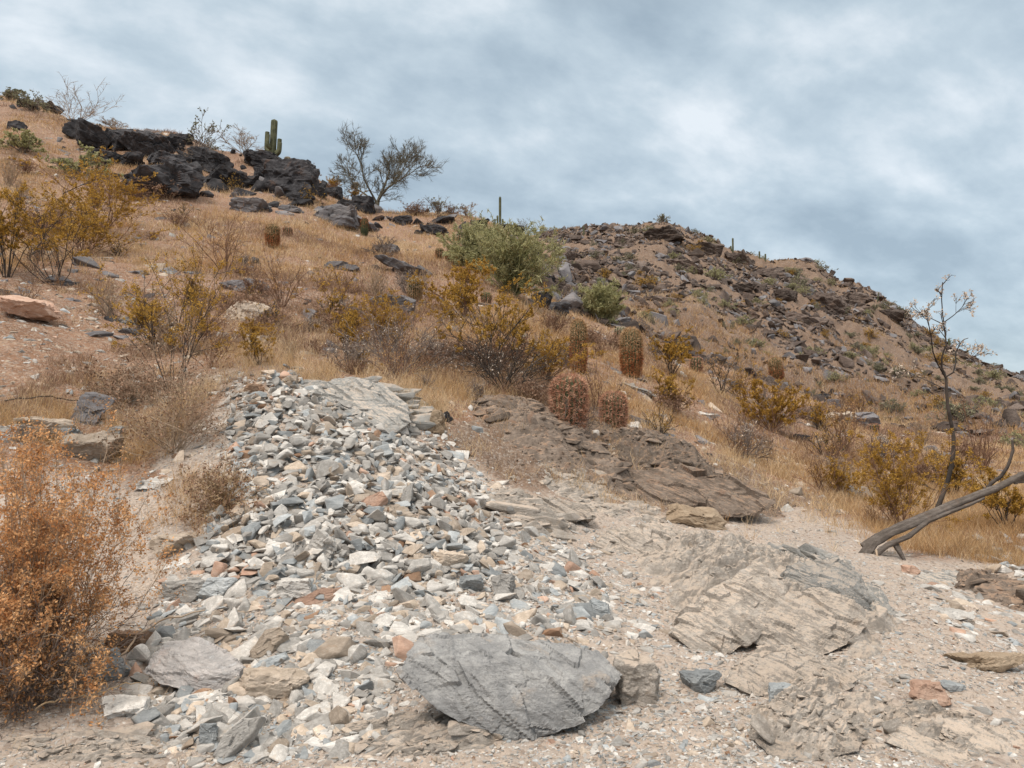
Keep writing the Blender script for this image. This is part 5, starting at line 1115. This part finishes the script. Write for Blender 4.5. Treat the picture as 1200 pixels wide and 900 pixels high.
for cu, cv in ((667,502),(719,504),(678,436),(740,441),(816,435),(911,448),(486,352),(427,276),(319,289),(530,310),(545,330),(570,355),(598,342),(1018,500),(512,500),(702,350)):
    okb &= ~((np.abs(us-cu) < 30) & (vs > cv-4) & (vs < cv+48))
Xs, Ys = Xs[okb], Ys[okb]
for x, y in zip(Xs, Ys):
    i = int(g.choice(len(protos), p=np.array([3, 3, 1, 2, 2, 3, 3, 2.5, 2.5])/22)); r, cn, _ = protos[i]; s_ = g.uniform(.45, 1.15)*(y/y0)**.35
    if i not in first: o = r; first.add(i)
    else:
        o = r.copy(); col.objects.link(o)
        for ch in r.children:
            c = ch.copy(); col.objects.link(c); c.parent = o
    o.location = (x, y, hz(x, y)-.03); o.scale = (s_, s_, s_*g.uniform(.8, 1.15)); o.rotation_euler.z = g.uniform(0, 6.28)
    uu_, vv_ = proj(np.array([x]), np.array([y]), np.array([o.location.z])); rows.append((o, cn, float(uu_[0]), float(vv_[0]), float(s_/y), LM))
describe(rows, 'bush')
# ------------------------------------------------------------------ dry grass and litter
def blades(X, Y, n, hgt, wid, seed, spread, lean=.55):
    g = np.random.default_rng(seed); X = np.repeat(X, n); Y = np.repeat(Y, n); k = len(X); hh = np.repeat(hgt, n)*g.uniform(.4, 1.15, k)
    sp = np.repeat(spread, n); X = X+g.normal(0, 1, k)*sp; Y = Y+g.normal(0, 1, k)*sp; Z = H(X, Y)-.01
    b = np.stack([X, Y, Z], -1); d = unit(np.stack([g.normal(0, lean, k), g.normal(0, lean, k), np.ones(k)], -1)); a = g.uniform(0, 3.14, k); wv = np.repeat(wid, n)[:, None]
    s = np.stack([np.cos(a), np.sin(a), np.zeros(k)], -1)*wv; m = b+d*hh[:, None]*.55; d2 = unit(d+np.stack([g.normal(0, .5, k), g.normal(0, .5, k), -.15*np.ones(k)], -1)); t = m+d2*hh[:, None]*.45
    V = np.stack([b-s, b+s, m+s*.7, m-s*.7, t], 1).reshape(-1, 3); i = (np.arange(k)*5)[:, None]
    return V, i+np.array([[0, 1, 2, 3]]), i+np.array([[3, 2, 4]])
def gmask(u, v, X, Y):
    p, bk, sl, fa = zones(u, v, Y); n = fbm2(X*.45+9, Y*.45, 4, 81); n2 = fbm2(X*1.7, Y*1.7, 3, 83)
    bare = ell(u, v, 60, 400, 150, 55)*.9+ell(u, v, 180, 350, 60, 30)*.6
    return np.clip((sl*(n+.6*n2 > -.02)*.95+bk*.22*(n2 > 0)+.16*sl) - bare, 0, 1)*(Y > 6.2)
def lay(name, n, yr, mf, mats, hr, nb, seed, label, wk=.00022, cat='grass', txr=(-.75, .75), lean=.55, sprd=.05):
    g = np.random.default_rng(seed+1); X, Y, u, v = scatter_pts(n, yr, None, mf, seed, txr); k = len(X)
    hgt = g.uniform(*hr, k); wid = np.clip(wk*Y, .0012, .01); spread = sprd*np.clip(Y/9, .8, 2.5)
    V, Q, T = blades(X, Y, nb, hgt, wid, seed+2, spread, lean)
    cl = vnoise2(X*.35, Y*.35, seed+5)+g.normal(0, .12, k); mi = np.digitize(cl, np.linspace(-.18, .2, len(mats)-1)) if len(mats) > 1 else np.zeros(k, int)
    fm = np.repeat(mi, nb); o = link(name, mesh_np(name, V, [Q, T], [M[m] for m in mats], np.concatenate([fm, fm])))
    tag(o, label, cat, kind='stuff')
lay('dry_grass', 30000, (7, 46), gmask, ['straw', 'ograss', 'ograss', 'straw', 'bgrass'], (.09, .32), 13, 200, 'dry straw and orange grass covering the near hillside')
def tufts(u, v, X, Y):
    z = 0
    for a, b_, c_, d_ in [(900,555,60,42),(660,372,36,22),(235,268,44,22),(470,440,50,14),(440,425,60,18),(560,455,60,20),(330,400,50,28),(290,420,50,20),(1130,620,70,25),(990,600,30,20),(230,590,34,28),(215,620,22,16),(640,300,10,10),(380,270,50,20),(430,300,50,16)]: z = z+ell(u, v, a, b_, c_, d_)
    return np.clip(z, 0, 1)
lay('straw_tufts', 4600, (5, 40), tufts, ['straw', 'straw', 'ograss'], (.16, .42), 16, 210, 'taller pale straw tufts by the trail and among the bushes', cat='grass')
lay('leaf_litter', 18000, (5.5, 24), lambda u, v, X, Y: (zones(u, v, Y)[0] < .4)*.8, ['bgrass', 'btwig', 'bgrass', 'twig'], (.04, .12), 8, 220, 'brown twigs and litter lying on the slope', cat='litter', lean=3.0)
lay('trail_litter', 1600, (3.2, 8), lambda u, v, X, Y: ell(u, v, 200, 620, 70, 80)+ell(u, v, 230, 830, 60, 60)+.7*ell(u, v, 60, 860, 150, 60), ['straw', 'btwig'], (.05, .16), 7, 230, 'dry stems and straw at the left foot of the rubble', cat='litter', lean=2.2)
lay('hillside_grass', 9000, (26, 100), lambda u, v, X, Y: (zones(u, v, Y)[3] > .4)*(fbm2(X*.12, Y*.12, 4, 91) > -.05)*1.0, ['ograss', 'bgrass', 'ograss', 'straw'], (.25, .6), 10, 240, 'sparse orange-brown grass on the far hill', wk=.00025, sprd=.12)
